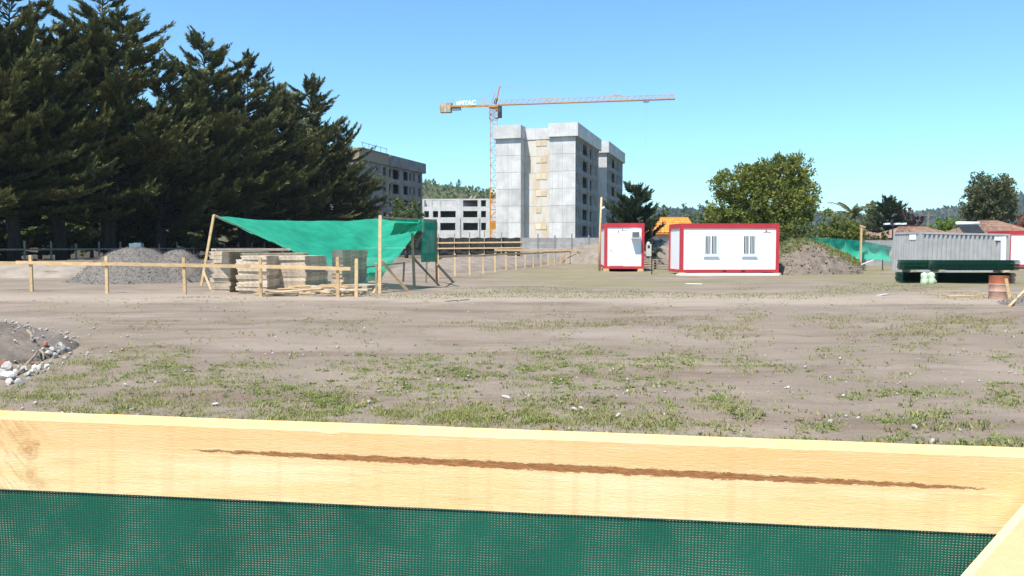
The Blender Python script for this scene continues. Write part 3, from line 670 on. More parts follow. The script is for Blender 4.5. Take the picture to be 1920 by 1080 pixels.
# pile in the left foreground
PLX, PLY = -8.75, 11.5
o, PILE = heap('soil_heap', 'dark soil heap with rubble at the left picture edge', 'soil heap', PLX, PLY, 2.2, 2.0, .60, M['soil'], 31, n=110, peaks=((0, .05, 1.0, 1.0),), rough=.11, power=.75, fine=1.5)
stones(o, PILE, 700, .008, .035, M['rubble'], 6, 'small_stones', (PLX, PLY))
# grey gravel at the right edge
o, pts = heap('gravel_heap', 'small grey gravel spill at the right picture edge', 'gravel heap', 14.6, 21.6, 1.3, 1.0, .30, M['gravel'], 33, rough=.1, power=.8)
stones(o, pts, 1200, .008, .022, M['gravelstone'], 7, org=(14.6, 21.6))

# ------------------------------------------------------------------ rubble stones in the left foreground
def pile_hit(x, y):
    d = ray(x, y); d = d / d.y
    for q in np.arange(8.0, 16.0, .04):
        p = Vector((0, 0, EYE)) + d * float(q); k_ = np.argmin((PILE[0] - p.x) ** 2 + (PILE[1] - p.y) ** 2)
        near = (PILE[0][k_] - p.x) ** 2 + (PILE[1][k_] - p.y) ** 2 < .02
        z_ = max(PILE[2][k_], gz(p.x, p.y)) if near else gz(p.x, p.y)
        if p.z <= z_: return Vector((p.x, p.y, z_))
    return G(x, y)
def rock_mesh(seed, ang=.28):
    bm = bmesh.new(); bmesh.ops.create_icosphere(bm, subdivisions=2, radius=1); rs = np.random.default_rng(seed)
    for k in range(5):
        n_ = Vector(rs.normal(size=3)).normalized(); d = rs.uniform(.5, .8)
        for v in bm.verts:
            e = v.co.dot(n_) - d
            if e > 0: v.co -= n_ * e
    for v in bm.verts: v.co += Vector(rs.normal(size=3)) * .05
    me = bpy.data.meshes.new('rubble_stone'); bm.to_mesh(me); bm.free(); return me
rocks = [rock_mesh(s) for s in range(6)]; rocksb = [rock_mesh(s + 50) for s in range(2)]
for me in rocks: me.materials.append(M['rubble'])
for me in rocksb: me.materials.append(M['brick'])
rubble_px = [(10, 712, .22), (14, 697, .17), (40, 722, .13), (8, 688, .15), (45, 697, .10), (60, 700, .09), (30, 700, .08), (75, 694, .11), (88, 690, .09), (52, 706, .10), (22, 706, .10), (96, 683, .08),
             (66, 690, .08), (114, 655, .15), (128, 658, .09), (98, 657, .08), (86, 652, .09), (92, 664, .10), (104, 672, .11), (122, 674, .09), (110, 665, .06), (80, 658, .06), (132, 664, .06), (165, 664, .07),
             (100, 672, .06), (36, 692, .07), (60, 684, .06), (50, 690, .06), (70, 702, .06), (82, 698, .05), (5, 702, .12), (18, 720, .10), (56, 712, .07), (78, 684, .06), (92, 694, .05), (118, 684, .05)]
near_words = {(10, 712): 'large pale concrete lump at the foot of the dark soil heap', (40, 722): 'lone pale rubble lump nearest the picture bottom left', (114, 655): 'long pale rubble block at the far right of the heap foot',
              (128, 658): 'small wedge of rubble farthest right of the soil heap', (8, 688): 'dark grey lump lying on the soil heap by the left edge', (165, 664): 'single pale stone in the grass right of the rubble'}
for k, (x, y, s) in enumerate(rubble_px):
    p = pile_hit(x, y); z = p.z
    br = k in (3, 16, 26); o = link('rubble_stone', (rocksb if br else rocks)[k % (2 if br else 6)], None)
    s *= .46; o.scale = (s * 1.25, s, s * .8); o.rotation_euler = (k * .7, k * 1.3, k * 2.1); o.location = (p.x, p.y, z + s * .45)
    tag(o, near_words.get((x, y), 'broken red brick lump in the rubble at the soil heap foot' if br else 'pale broken concrete lump in the rubble edging the soil heap'), 'brick' if br else 'stone', 'rubble bricks' if br else 'rubble stones')
for k, (a, b, za, zb, w) in enumerate([((48, 690), (72, 664), .02, .05, .022), ((30, 705), (50, 691), .02, .03, .018), ((74, 664), (82, 676), .03, .01, .018), ((52, 632), (59, 644), .10, .03, .02)]):
    p, q = pile_hit(*a), pile_hit(*b); p.z += za; q.z += zb
    mid = (p + q) / 2; d = MB(); d.tube([p - mid, Vector((0.02, .01, .015)), q - mid], [w, w * .8, w * .5], 6)
    o = d.build('broken_branch', M['oldwood'], loc=mid)
    tag(o, ['pale stick lying over the rubble of the dark soil heap', 'grey stick low at the foot of the dark soil heap', 'short stick right of the pale one on the soil heap', 'stub of root sticking out of the soil heap'][k], 'stick')

# ------------------------------------------------------------------ timber rail fences
def rail_fence(name, label, posts, rails, mat, pw=.09, group=None, extra=()):
    """posts: (x,y,height); rails: list of (p,q,w,h)"""
    o = thing(name, label, 'fence', (posts[0][0], posts[0][1], gz(posts[0][0], posts[0][1])), 0, group); org = o.location
    for x, y, h_ in posts:
        g_ = gz(x, y); m = MB(); lean = random.uniform(-.02, .02)
        m.beam(Vector((x, y, g_ - .15)) - org, Vector((x + lean, y, g_ + h_)) - org, pw, pw * .8, up=(0, 1, 0)); m.build('post', mat, o)
    for p, q, w, h_ in rails:
        m = MB(); m.beam(Vector(p) - org, Vector(q) - org, w, h_); m.build('rail', mat, o)
    for p, q, w, h_ in extra:
        m = MB(); m.beam(Vector(p) - org, Vector(q) - org, w, h_); m.build('brace', mat, o)
    return o
# near fence on the left
pp = [(-82, 546, 1.2), (60, 548, 1.24), (201, 550, 1.24), (347, 553, 1.20), (489, 556, 1.20), (634, 557, 1.24)]
posts = [(*G(x, y).xy, h_) for x, y, h_ in pp]
def rz_(a, b, ya, yb, back=.05, dz=.08):
    A, B = W(a, ya, G(max(a, 0), 550).y), W(b, yb, G(max(a, 0), 550).y); return A, B
rails = []
def railp(xa, ya, xb, yb, D, w=.03, h_=.11): rails.append((W(xa, ya, D), W(xb, yb, D), w, h_))
Dn = posts[1][1]; off = .065
railp(-90, 492, 44, 493.5, posts[0][1] - off); railp(30, 492, 205, 495.5, Dn - off); railp(190, 494.5, 352, 497.5, posts[2][1] - off); railp(340, 497, 486, 500, posts[3][1] - off); railp(470, 499, 657, 504, posts[5][1] - off)
rail_fence('timber_fence', 'pale new timber rail fence in front of gravel heap and panel stacks', posts, rails, M['timber'], .095)
# receding fence along the spoil bank
posts, rails = [], []
A = Vector((-3.55, 38.5, 0)); dv = Vector((UX * .93, UY, 0)).normalized(); sp_ = 2.45
for k in range(15):
    p = A + dv * sp_ * k; posts.append((p.x, p.y, 1.15))
for k in range(14):
    p, q = A + dv * sp_ * k, A + dv * sp_ * (k + 1); w_ = Vector((.06, -.02, 0))
    rails.append((p + w_ + Z * (gz(p.x, p.y) + 1.05) - dv * .1, q + w_ + Z * (gz(q.x, q.y) + 1.05 - .012 * (k % 3)) + dv * .1, .03, .11))
rail_fence('timber_fence', 'long timber fence running away from the green canopy to the spoil bank', posts, rails, M['timber'], .09)
# cross fence farther back
posts = [(PX(x, 70), 70, 1.3) for x in (930, 985, 1040, 1083)]
rail_fence('timber_fence', 'short pale timber fence crossing in front of the concrete wall', posts, [(Vector((PX(927, 69.9), 69.9, 1.18)), Vector((PX(1088, 69.9), 69.9, 1.18)), .04, .16)], M['timber'], .09)
# shaded fence below the cypresses
posts, rails = [], []
for k in range(16):
    p = Vector((-39.3 + .277 * 2.5 * k, 57.5 + .961 * 2.5 * k, 0)); posts.append((p.x, p.y, 1.95 if k % 4 else 1.75))
for k in range(15):
    p, q = posts[k], posts[k + 1]; rails.append((Vector((p[0] + .06, p[1], 1.28)), Vector((q[0] + .06, q[1] + .05, 1.28)), .04, .13))
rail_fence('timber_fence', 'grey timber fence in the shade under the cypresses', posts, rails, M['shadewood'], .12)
# dark hoarding with pale rails behind the canopy
t = thing('netted_fence', 'black netted fence with two pale rails below the low concrete block', 'fence', (PX(905, 80), 80, 0))
xa, xb = PX(815, 80) - t.location.x, PX(976, 80) - t.location.x
m = MB()
for k in range(24):
    a, b = xa + (xb - xa) * k / 24, xa + (xb - xa) * (k + 1) / 24; w0, w1 = .05 * math.sin(k * 1.7), .05 * math.sin((k + 1) * 1.7)
    m.add([(a, w0, 0), (b, w1, 0), (b, w1, 2.35 + w1), (a, w0, 2.35 + w0), (a, w0 + .02, 0), (b, w1 + .02, 0), (b, w1 + .02, 2.35 + w1), (a, w0 + .02, 2.35 + w0)], [(0, 1, 2, 3), (7, 6, 5, 4), (3, 2, 6, 7)])
m.build('netting', M['blacknet'], t)
for x in (822, 852, 880, 908, 940, 976): MB().beam((PX(x, 80) - t.location.x, -.16, 0), (PX(x, 80) - t.location.x + .04, -.16, 2.75 + (x % 3) * .15), .1, .1).build('post', M['oldwood'], t)
for y0, y1 in ((455.5, 454), (466, 464.5)):
    a, b = W(812, y0, 79.7) - t.location, W(979, y1, 79.7) - t.location; MB().beam(a, b, .05, .14).build('rail', M['timber'], t)

# concrete panel wall
t = thing('concrete_wall', 'grey precast concrete panel wall in front of the tower', 'wall', (PX(977, 92), 92, 0), R(-1))
Lw = PX(1135, 92) - PX(977, 92); nb = 5
for k in range(nb + 1): MB().box(k * Lw / nb - .08, k * Lw / nb + .08, -.09, .09, -.1, 2.95 if k % 2 else 2.75).build('post', M['greymetal'] if k else M['oldwood'], t)
for k in range(nb):
    for r_ in range(4): MB().box(k * Lw / nb + .083, (k + 1) * Lw / nb - .083, -.04 + .004 * ((k + r_) % 3), .03, r_ * .62 + .01, r_ * .62 + .605).build('panel', M['concwall'], t)

# ------------------------------------------------------------------ green shade-net canopy
DCN = {'L': 31.6, 'M': 27.0}
t = thing('shade_canopy', 'emerald shade-net canopy on leaning timber poles behind the panel stacks', 'canopy', (PX(713, 27.0), 27.0, gz(PX(713, 27), 27)))
org = Vector(t.location)
TL, TM, TR = W(400, 405, 31.6), W(713, 410, 27.1), W(797, 414, 29.2)
BL, BM_, BR = W(530, 461, 35.5), W(640, 512, 36.0), W(716, 520, 33.5)
nu, nv = 46, 20; verts = []
for j in range(nv + 1):
    v = j / nv
    for i_ in range(nu + 1):
        u = i_ / nu
        top_ = TL.lerp(TM, u / .8) if u < .8 else TM.lerp(TR, (u - .8) / .2)
        bot = BL.lerp(BM_, u / .55) if u < .55 else BM_.lerp(BR, (u - .55) / .45)
        p = top_.lerp(bot, v)
        s_ = math.sin(math.pi * min(1, u / .8)) if u < .8 else math.sin(math.pi * (u - .8) / .2) * .25
        p.z -= .13 * s_ * (1 - v) + .26 * math.sin(math.pi * v) * (.08 + .92 * math.sin(math.pi * u))
        fold = .05 * math.sin(u * 37 + v * 5) * (.2 + .8 * u) * math.sin(math.pi * v) + .03 * math.sin(u * 80 + v * 11) * v
        p += Vector((0, fold, fold * .5)); p += Vector((0, .03, .03)) * float(fbm(u * 9, v * 9, 4)) * 4
        verts.append(p - org)
m = MB(); m.add(verts, [(j * (nu + 1) + i_, j * (nu + 1) + i_ + 1, (j + 1) * (nu + 1) + i_ + 1, (j + 1) * (nu + 1) + i_) for j in range(nv) for i_ in range(nu)])
m.build('net_sheet', M['net'], t, smooth=True, fix=False)
# darker flap hanging from the right end, and crumpled bunch
def sheet(name, c, mat, n1=14, n2=14, amp=.04, seed=0):
    vs = []
    for j in range(n2 + 1):
        for i_ in range(n1 + 1):
            u, v = i_ / n1, j / n2; p = c[0].lerp(c[1], u).lerp(c[3].lerp(c[2], u), v)
            a = amp * (math.sin(u * 9 + v * 3 + seed) + .6 * math.sin(u * 23 + seed)) * (.3 + v)
            vs.append(p + Vector((0, a, 0)) + Vector((float(fbm(u * 5, v * 5, seed)) * amp * 1.5, 0, float(fbm(u * 6, v * 6, seed + 5)) * amp)) - org)
    m = MB(); m.add(vs, [(j * (n1 + 1) + i_, j * (n1 + 1) + i_ + 1, (j + 1) * (n1 + 1) + i_ + 1, (j + 1) * (n1 + 1) + i_) for j in range(n2) for i_ in range(n1)])
    return m.build(name, mat, t, smooth=True, fix=False)
sheet('hanging_flap', [W(794, 412, 29.3), W(818, 414, 29.9), W(817, 491, 29.9), W(789, 492, 29.2)], M['netdark'], amp=.05, seed=3)
sheet('folded_flap', [W(742, 409, 27.9), W(790, 411, 29.2), W(762, 437, 29.2), W(732, 441, 28.3)], M['netdark'], amp=.05, seed=6)
sheet('crumpled_edge', [W(764, 410, 28.9), W(797, 411, 29.1), W(794, 432, 29.1), W(766, 436, 28.9)], M['net'], amp=.12, seed=9)
sheet('trailing_end', [W(681, 500, 34.2), W(716, 498, 33.2), W(712, 527, 33.0), W(682, 526, 34.2)], M['net'], amp=.08, seed=12)
def pole(a, b, w=.09, mat='timber', name='pole'):
    m = MB(); m.beam(Vector(a) - org, Vector(b) - org, w, w * .8, up=(0, 1, 0)); return m.build(name, M[mat], t)
def gp(x, y): p = G(x, y); return Vector((p.x, p.y, gz(p.x, p.y) - .06))
pole(gp(377, 536), W(401, 403, 31.5)); pole(gp(712, 550), W(713, 404, 27.0), .1)
pole(gp(777, 540), W(773, 437, 29.8), .1, 'oldwood'); pole(gp(819, 527), W(817, 412, 30.0), .085, 'oldwood')
pole(gp(799, 531), W(800, 490, 33.6), .07, 'oldwood'); pole(gp(756, 527), W(758, 490, 35.4), .08, 'oldwood')
pole(gp(768, 547), W(715, 489, 27.1), .09, 'timber', 'brace'); pole(gp(826, 535), W(777, 486, 30.0), .08, 'oldwood', 'brace'); pole(gp(852, 529), W(820, 496, 30.3), .08, 'oldwood', 'brace')
pole(gp(342, 531), W(392, 478, 32.2), .07, 'oldwood', 'brace'); pole(gp(398, 545), W(381, 508, 31.4), .06, 'timber', 'brace')
pole(gp(697, 550), W(716, 522, 26.9), .06, 'timber', 'brace')
pole(W(401, 403.5, 31.2), W(532, 460, 34.8), .07, 'ply', 'rafter'); pole(gp(528, 513), W(531, 458, 35.4), .07, 'oldwood')
pole(W(683, 465, 35.2), W(760, 465, 34.8), .04, 'timber', 'rafter'); pole(W(713, 407, 27.0), W(818, 413, 29.9), .05, 'oldwood', 'rafter')
pole(W(668, 503, 30), W(756, 493, 31), .05, 'oldwood', 'rafter')
o_ = thing('fence_post', 'lone timber post between the panel stacks and the canopy pole', 'post', gp(668, 557)); MB().beam((0, 0, -.05), (.02, 0, 1.2), .1, .08, up=(0, 1, 0)).build('shaft', M['timber'], o_); MB().beam((.02, 0, 1.2), (.025, 0, 1.24), .1, .08, up=(0, 1, 0), taper=.6).build('top', M['timber'], o_)
o_ = thing('fence_post', 'thin timber post just left of the middle canopy pole', 'post', gp(706, 552)); MB().beam((0, 0, -.05), (.0, 0, 1.05), .07, .06, up=(0, 1, 0)).build('shaft', M['oldwood'], o_); MB().beam((0, 0, 1.05), (0, 0, 1.09), .07, .06, up=(0, 1, 0), taper=.6).build('top', M['oldwood'], o_)

# ------------------------------------------------------------------ stacks of formwork panels
def panel_mesh(w, d, th, seed):
    m = MB(); m.box(-w, 0, 0, d, th * .55, th)
    r_ = random.Random(seed)
    for y in (0.0, d * .5, d - .09): m.box(-w + .004 + r_.uniform(0, .05), -.004, y + .003, y + .087, 0.0, th * .55)
    for x in (-w + .006, -.076): m.box(x, x + .07, .09, d - .1, 0.001, th * .547)
    me = bpy.data.meshes.new('formwork_panel'); me.from_pydata(m.v, [], m.f); me.materials.append(M['ply']); return me
ordn = ['lowest', 'second', 'third', 'fourth', 'fifth', 'sixth', 'seventh', 'eighth', 'ninth', 'tenth', 'eleventh', 'twelfth', 'thirteenth', 'fourteenth']
def stack(desc, px, D, rz, w, d, th, n, jit, seed, short=()):
    r_ = random.Random(seed); x = PX(px, D); g0 = gz(x, D) + .0; meshes = [panel_mesh(w, d, th, seed + k) for k in range(3)]
    for k in range(n):
        o = link('formwork_panel', meshes[k % 3], None); o.location = (x + r_.uniform(-jit, jit), D + r_.uniform(-jit, jit), g0 - .03 + k * th); o.rotation_euler = (0, 0, R(rz) + r_.uniform(-.03, .03))
        if k in short: o.scale = (.86, 1.05, 1)
        tag(o, f'weathered formwork panel, {ordn[k] if k < n - 1 else "topmost"} {"from the bottom " if 0 < k < n - 1 else ""}in the {desc}', 'formwork panel', 'stacked formwork panels')
stack('narrow far left stack', 431, 27.4, SITE, .78, 2.3, .13, 11, .05, 1, (2, 5, 8))
stack('broad stack behind the fence post', 500, 26.6, SITE, 1.18, 2.3, .13, 10, .045, 2, (9,))
stack('tidy square middle stack', 573, 27.0, SITE, 1.2, 1.5, .14, 9, .03, 3)
stack('dark stack right of the square one', 642, 29.2, -36, .6, .8, .145, 10, .03, 4)
stack('small dark stack by the net', 666, 29.8, -36, .42, .6, .145, 10, .03, 5)
stack('low flat pile right of the offcuts', 690, 27.3, -30, 1.1, 1.0, .12, 2, .05, 6)
for k, (px, D_, dz_, rz2, L2, w2) in enumerate(((448, 27.3, 1.44, -52, 2.6, .5), (500, 27.6, 1.29, -48, 2.4, .42))):
    x_ = PX(px, D_); m = MB(); m.box(0, w2, 0, L2, .045, .09); m.box(.01, .09, .01, L2 - .01, 0, .044); m.box(w2 - .09, w2 - .01, .01, L2 - .01, 0, .044)
    o = m.build('formwork_panel', M['ply'], loc=(x_ - .9, D_ - .1, gz(x_, D_) + dz_ - .02)); o.rotation_euler = (0, 0, R(rz2)); tag(o, ['long formwork panel laid slanting across the two left stacks', 'long formwork panel slanting over the broad stack towards the net'][k], 'formwork panel', 'stacked formwork panels')
# loose offcuts
r_ = random.Random(12)
for k in range(96):
    px, py = r_.uniform(500, 668), r_.uniform(541, 556); p = G(px, py); lay = ((k * 7) % 10) / 10 * .34 * (1 - abs(px - 590) / 115) * (1 - (556 - py) / 40)
    Lb = r_.uniform(.45, 1.9) if k % 3 else r_.uniform(1.2, 2.2); Lb = min(Lb, 2 * min(px - 486, 690 - px) / 55 + .3)
    m = MB(); wd_ = r_.uniform(.05, .13); m.beam((-Lb / 2, 0, 0), (Lb / 2, r_.uniform(-.05, .05), r_.uniform(-.03, .03)), wd_, r_.uniform(.025, .05), taper=r_.uniform(.8, 1))
    o = m.build('timber_offcut', M['timber'] if k % 2 else M['ply']); o.location = (p.x, p.y, gz(p.x, p.y) + .03 + max(0, lay)); o.rotation_euler = (r_.uniform(-.2, .2), r_.uniform(-.08, .08), r_.gauss(-.1, .35))
    tag(o, 'loose timber offcut in the jumbled heap in front of the panel stacks', 'timber offcut', 'heap of timber offcuts')
p = G(40, 490, .5); m = MB(); m.beam((-.35, 0, .12), (.35, .1, -.1), .09, .05); o = m.build('timber_offcut', M['timber'], loc=(PX(89, 39.6), 39.6, .62)); tag(o, 'short white plank end on the bank behind the left rail fence', 'plank')

# ------------------------------------------------------------------ white cabins with red frames
def cabin(label, loc, rz, L, Dp, z0, z1, windows=(), ac=None, door=False, marks=()):
    t = thing('site_cabin', label, 'cabin', loc, rz, 'white and red site cabins'); f = .17
    MB().box(.06, L - .06, .05, Dp - .05, z0 + .12, z1 - .1).build('wall_panel', M['white'], t)
    for x in (0, L - f):
        for y in (0, Dp - f): MB().box(x, x + f, y, y + f, z0, z1).build('corner_post', M['red'], t)
    for z, hgt in ((z0 + .002, .16), (z1 - .22, .218)):
        for y in (.012, Dp - .16): MB().box(f + .002, L - f - .002, y, y + .148, z, z + hgt).build('frame_rail', M['red'], t)
        for x in (.012, L - .16): MB().box(x, x + .148, f + .002, Dp - f - .002, z, z + hgt).build('frame_rail', M['red'], t)
    MB().box(.02, L - .02, .02, Dp - .02, z1 + .002, z1 + .05).build('roof', M['red'], t)
    for x in (L * .43, L * .62) if L > 4 else ():
        MB().box(x, x + .2, .004, .009, z0 + .04, z0 + .12).build('fork_pocket', M['dark'], t)
    for wx in windows:
        wz0, wz1, ww = z0 + 1.0, z0 + 1.98, .64
        w_ = MB().box(wx - .08, wx + ww + .08, .0, .046, wz0 - .1, wz1 + .1).build('window', M['white'], t)
        for s_ in (0, 1):
            MB().box(wx + .02 + s_ * .34, wx + .28 + s_ * .34, -.008, -.002, wz0 + .02, wz1 - .02).build('pane', M['glass'], w_)
            for q in range(3): MB().box(wx + .08 + s_ * .34 + q * .075, wx + .10 + s_ * .34 + q * .075, -.03, -.012, wz0, wz1).build('bar', M['white'], w_)
        MB().box(wx - .1, wx + ww + .12, -.03, -.001, wz0 - .14, wz0 - .105).build('sill', M['white'], w_)
    if ac:
        x, z = ac; a = MB().box(x, x + .48, -.42, .045, z, z + .42).build('air_conditioner', M['white'], t)
        MB().box(x + .03, x + .45, -.43, -.422, z + .05, z + .39).build('grille', M['greymetal'], a)
        for k in range(6): MB().box(x + .04, x + .44, -.437, -.432, z + .08 + k * .05, z + .09 + k * .05).build('slat', M['dark'], a)
    if door:
        MB().box(.3, 1.15, .03, .047, z0 + .2, z0 + 2.2).build('door', M['white'], t); MB().box(.38, .42, .005, .03, z0 + 1.05, z0 + 1.2).build('door_handle', M['greymetal'], t)
        MB().box(.82, .86, .02, .045, z1 - .55, z1 - .36).build('lamp', M['greymetal'], t)
    for (x, z, w_, h_) in marks: MB().box(x, x + w_, .036, .048, z, z + h_).build('logo_mark', M['red'], t)
    return t
loc1 = Vector((PX(1275, 42.9), 42.9, gz(PX(1275, 42.9), 42.9)))
cabin('long white cabin with red frame and two barred windows', loc1, R(3.4), 5.42, 2.4, .13, 2.72, (1.36, 3.46), marks=((4.55, 2.3, .42, .022), (4.66, 2.35, .1, .03), (4.69, 2.35, .03, .12)))
loc2 = Vector((PX(1133, 49), 49, gz(PX(1133, 49), 49)))
cabin('narrow white cabin end with red frame and air conditioner', loc2, R(-3.8), 2.42, 6.0, .16, 2.9, ac=(1.62, 2.02), door=True, marks=((1.0, 2.48, .42, .02), (1.08, 2.54, .06, .05)))
loc3 = Vector((PX(1890, 55), 55, gz(PX(1890, 55), 55)))
cabin('white cabin with red frame cut by the right picture edge', loc3, R(2), 5.4, 2.4, .12, 2.55)
t4 = thing('site_cabin', 'dark red cabin roofline behind the grey container', 'cabin', (PX(1800, 60), 60, 0), R(1))
MB().box(0, 4.4, 0, 2.4, 0, 2.3).build('wall_panel', M['red'], t4); MB().box(-.1, 4.5, -.15, 2.5, 2.303, 2.44).build('roof', M['white'], t4); MB().box(.6, 1.3, -.02, -.002, 1.2, 2.0).build('window', M['glass'], t4)
def block(label, x, y, sx, sy, sz, mat='timber', rz=0):
    o = MB().box(-sx / 2, sx / 2, -sy / 2, sy / 2, -.02, sz * .6).box(-sx / 2 + .02, sx / 2 - .02, -sy / 2 + .01, sy / 2 - .01, sz * .6, sz).build('support_block', M[mat], loc=(x, y, gz(x, y) - .0)); o.rotation_euler = (0, 0, rz)
    return tag(o, label, 'block')
for k, (x, l_) in enumerate(((.1, 'left'), (2.2, 'right'))): block(f'timber block under the {l_} front corner of the narrow cabin', loc2.x + x, loc2.y - .05, .36, .3, .17)
for k, (x, l_) in enumerate(((.1, 'left'), (5.3, 'right'))): block(f'pale timber block under the {l_} front corner of the long cabin', loc1.x + x, loc1.y + x * .06, .4, .3, .14)
o = MB().box(0, 5.5, -.09, .03, -.01, .09).box(0.2, 5.3, -.06, .0, .09, .11).build('skid_beam', M['white'], loc=(loc1.x - .3, loc1.y - .5, gz(loc1.x, loc1.y))); o.rotation_euler = (0, 0, R(2)); tag(o, 'long white beam lying along the front of the long cabin', 'beam')
# pole, meter box
t = thing('power_pole', 'tall thin timber pole standing left of the narrow cabin', 'pole', (PX(1124, 50.2), 50.2, 0)); MB().tube([(0, 0, -.2), (.02, 0, 2.4), (.1, 0, 4.6)], [.075, .07, .06], 8).build('shaft', M['timber'], t, True)
MB().beam((.1, -.05, 3.9), (.28, -.05, 4.0), .12, .1).build('lamp', M['white'], t)
t = thing('meter_post', 'electric meter box on a thin post between the two cabins', 'meter post', (*G(1222, 514).xy, 0)); MB().tube([(0, 0, -.1), (0, 0, 2.9)], .03, 7).build('post', M['dark'], t)
MB().box(-.32, -.05, -.12, .1, 1.0, 1.68).build('meter_box', M['plaster'], t); MB().tube([(-.2, 0, 1.682), (-.2, 0, 1.76), (-.2, 0, 1.80)], [.10, .09, .03], 10).build('cap', M['plaster'], t); MB().box(-.26, -.14, -.135, -.122, 1.45, 1.6).build('dial', M['dark'], t)
t = thing('pallet_pile', 'dark pallets stacked on the grass between the cabins', 'pallets', (PX(1228, 54), 54, 0))
for k in range(4):
    for q in range(5): MB().box(-1.1, 1.2, -.5 + q * .2, -.38 + q * .2, .12 + k * .17, .15 + k * .17).build('slat', M['oldwood'], t)
    for x in (-1.05, 0, 1.0): MB().box(x, x + .1, -.5, .42, .002 + k * .17, .118 + k * .17).build('bearer', M['oldwood'], t)

t = thing('timber_shed', 'dark brown plank shed behind the gap between the cabins', 'shed', (PX(1207, 86), 86, 0))
for k in range(11): MB().box(k * .19, k * .19 + .183, 0, .04, 0, 3.7).build('plank', M['shedwood'], t)
MB().box(.02, 2.07, .042, 2.5, 0, 3.68).build('wall', M['shedwood'], t); MB().box(-.15, 2.25, -.2, 2.7, 3.703, 3.8).build('roof', M['greymetal'], t)
# ------------------------------------------------------------------ grey shipping container
def corr(n, Lx, dep=.045):
    P = []; st = Lx / n
    for k in range(n): P += [(k * st, 0), (k * st + st * .42, 0), (k * st + st * .52, dep), (k * st + st * .94, dep)]
    return P + [(Lx, 0)]
cx0 = PX(1722, 47); t = thing('shipping_container', 'grey corrugated shipping container with white stickers', 'container', (cx0, 47, -.02), rot=(0, R(1.0), R(10)))
CL, CW, CH = 6.06, 2.44, 2.40
def corrwall(P, z0, z1, tf):
    m = MB(); n_ = len(P); m.add([tf(a, b, z0) for a, b in P] + [tf(a, b, z1) for a, b in P], [(k, k + 1, n_ + k + 1, n_ + k) for k in range(n_ - 1)]); return m
corrwall(corr(19, CL - .3, .085), .16, CH - .12, lambda a, b, z: (.15 + a, .02 + b, z)).build('side_wall', M['container'], t, fix=False)
corrwall(corr(9, CW - .3, .02), .16, CH - .12, lambda a, b, z: (.03 + b, .15 + a, z)).build('end_wall', M['container'], t, fix=False)
for x in (0, CL - .15):
    for y in (0, CW - .15): MB().box(x, x + .15, y, y + .15, 0, CH).build('corner_post', M['container'], t)
for z0, z1 in ((.02, .16), (CH - .11, CH - .004)):
    for y in (.004, CW - .12): MB().box(.152, CL - .152, y, y + .116, z0, z1).build('rail', M['container'], t)
    for x in (.004, CL - .12): MB().box(x, x + .116, .152, CW - .152, z0, z1).build('rail', M['container'], t)
MB().box(.1, CL - .1, .1, CW - .1, CH - .06, CH + .01).build('roof', M['container'], t); MB().box(.1, CL - .1, .12, CW - .1, .05, .2).build('floor', M['oldwood'], t)
MB().box(.13, CL - .1, CW - .1, CW - .05, .16, CH - .1).box(CL - .1, CL - .05, .13, CW - .1, .16, CH - .1).build('back_wall', M['container'], t)
MB().box(5.0, 5.5, .012, .028, CH - .4, CH - .17).build('sticker', M['letters'], t); MB().box(.012, .028, .35, .95, CH - .45, CH - .14).build('sticker', M['letters'], t)
for x in (5.08, 5.3): MB().box(x, x + .1, .012, .028, CH - .5, CH - .43).build('sticker', M['dark'], t)
o = MB().box(-.13, .13, -.05, .05, -.05, 2.1).box(-.11, .11, -.055, -.05, .1, 2.0).build('white_panel', M['white'], loc=(PX(1880, 47.2), 47.2, .02)); tag(o, 'narrow white board standing at the right end of the grey container', 'board')

# ------------------------------------------------------------------ dark green wire fence panels in bundles
def bundle(label, px0, px1, D, z0, z1, n, dep, rz=0.0):
    x0, x1 = PX(px0, D), PX(px1, D); g_ = gz((x0 + x1) / 2, D)
    t = thing('panel_bundle', label, 'fence panels', (x0, D, z0 + g_), rz, 'bundles of green fence panels'); th = (z1 - z0) / n; rr = random.Random(px0)
    for k in range(n):
        dx, dy = rr.uniform(-.04, .04), rr.uniform(-.03, .03); m = MB(); Lx = x1 - x0
        for q in range(6): m.box(dx, Lx + dx, dy + dep * q / 5 - (.03 if q else 0), dy + dep * q / 5 + .0, k * th + .012, (k + 1) * th - .004)
        for q in range(int(Lx / .2)): m.box(dx + q * .2, dx + q * .2 + .015, dy + .003, dy + dep - .003, k * th + .004, k * th + .012)
        m.build('fence_panel', M['darkgreen'], t)
DG = 33.8
bundle('lower left bundle of dark green fence panels on the grass', 1694, 1738, DG, .04, .46, 9, .7)
bundle('lower long bundle of dark green fence panels behind the drum', 1758, 1905, DG, .04, .46, 9, .7)
bundle('upper left bundle of dark green fence panels on top', 1697, 1755, DG - .05, .56, .98, 9, .65, R(-.5))
bundle('upper right bundle of dark green fence panels on top', 1758, 1911, DG, .56, 1.0, 9, .65, R(-.8))
for px, l_ in ((1712, 'first'), (1766, 'second'), (1886, 'last')):
    x = PX(px, DG); o = MB().box(-.12, .12, -.08, .7, 0, .098).box(-.1, .1, -.1, -.08, .02, .08).build('timber_bearer', M['ply'], loc=(x, DG, gz(x, DG) + .462)); tag(o, f'pale timber spacer between the green panel bundles, {l_} from the left', 'spacer', 'spacers between panel bundles')
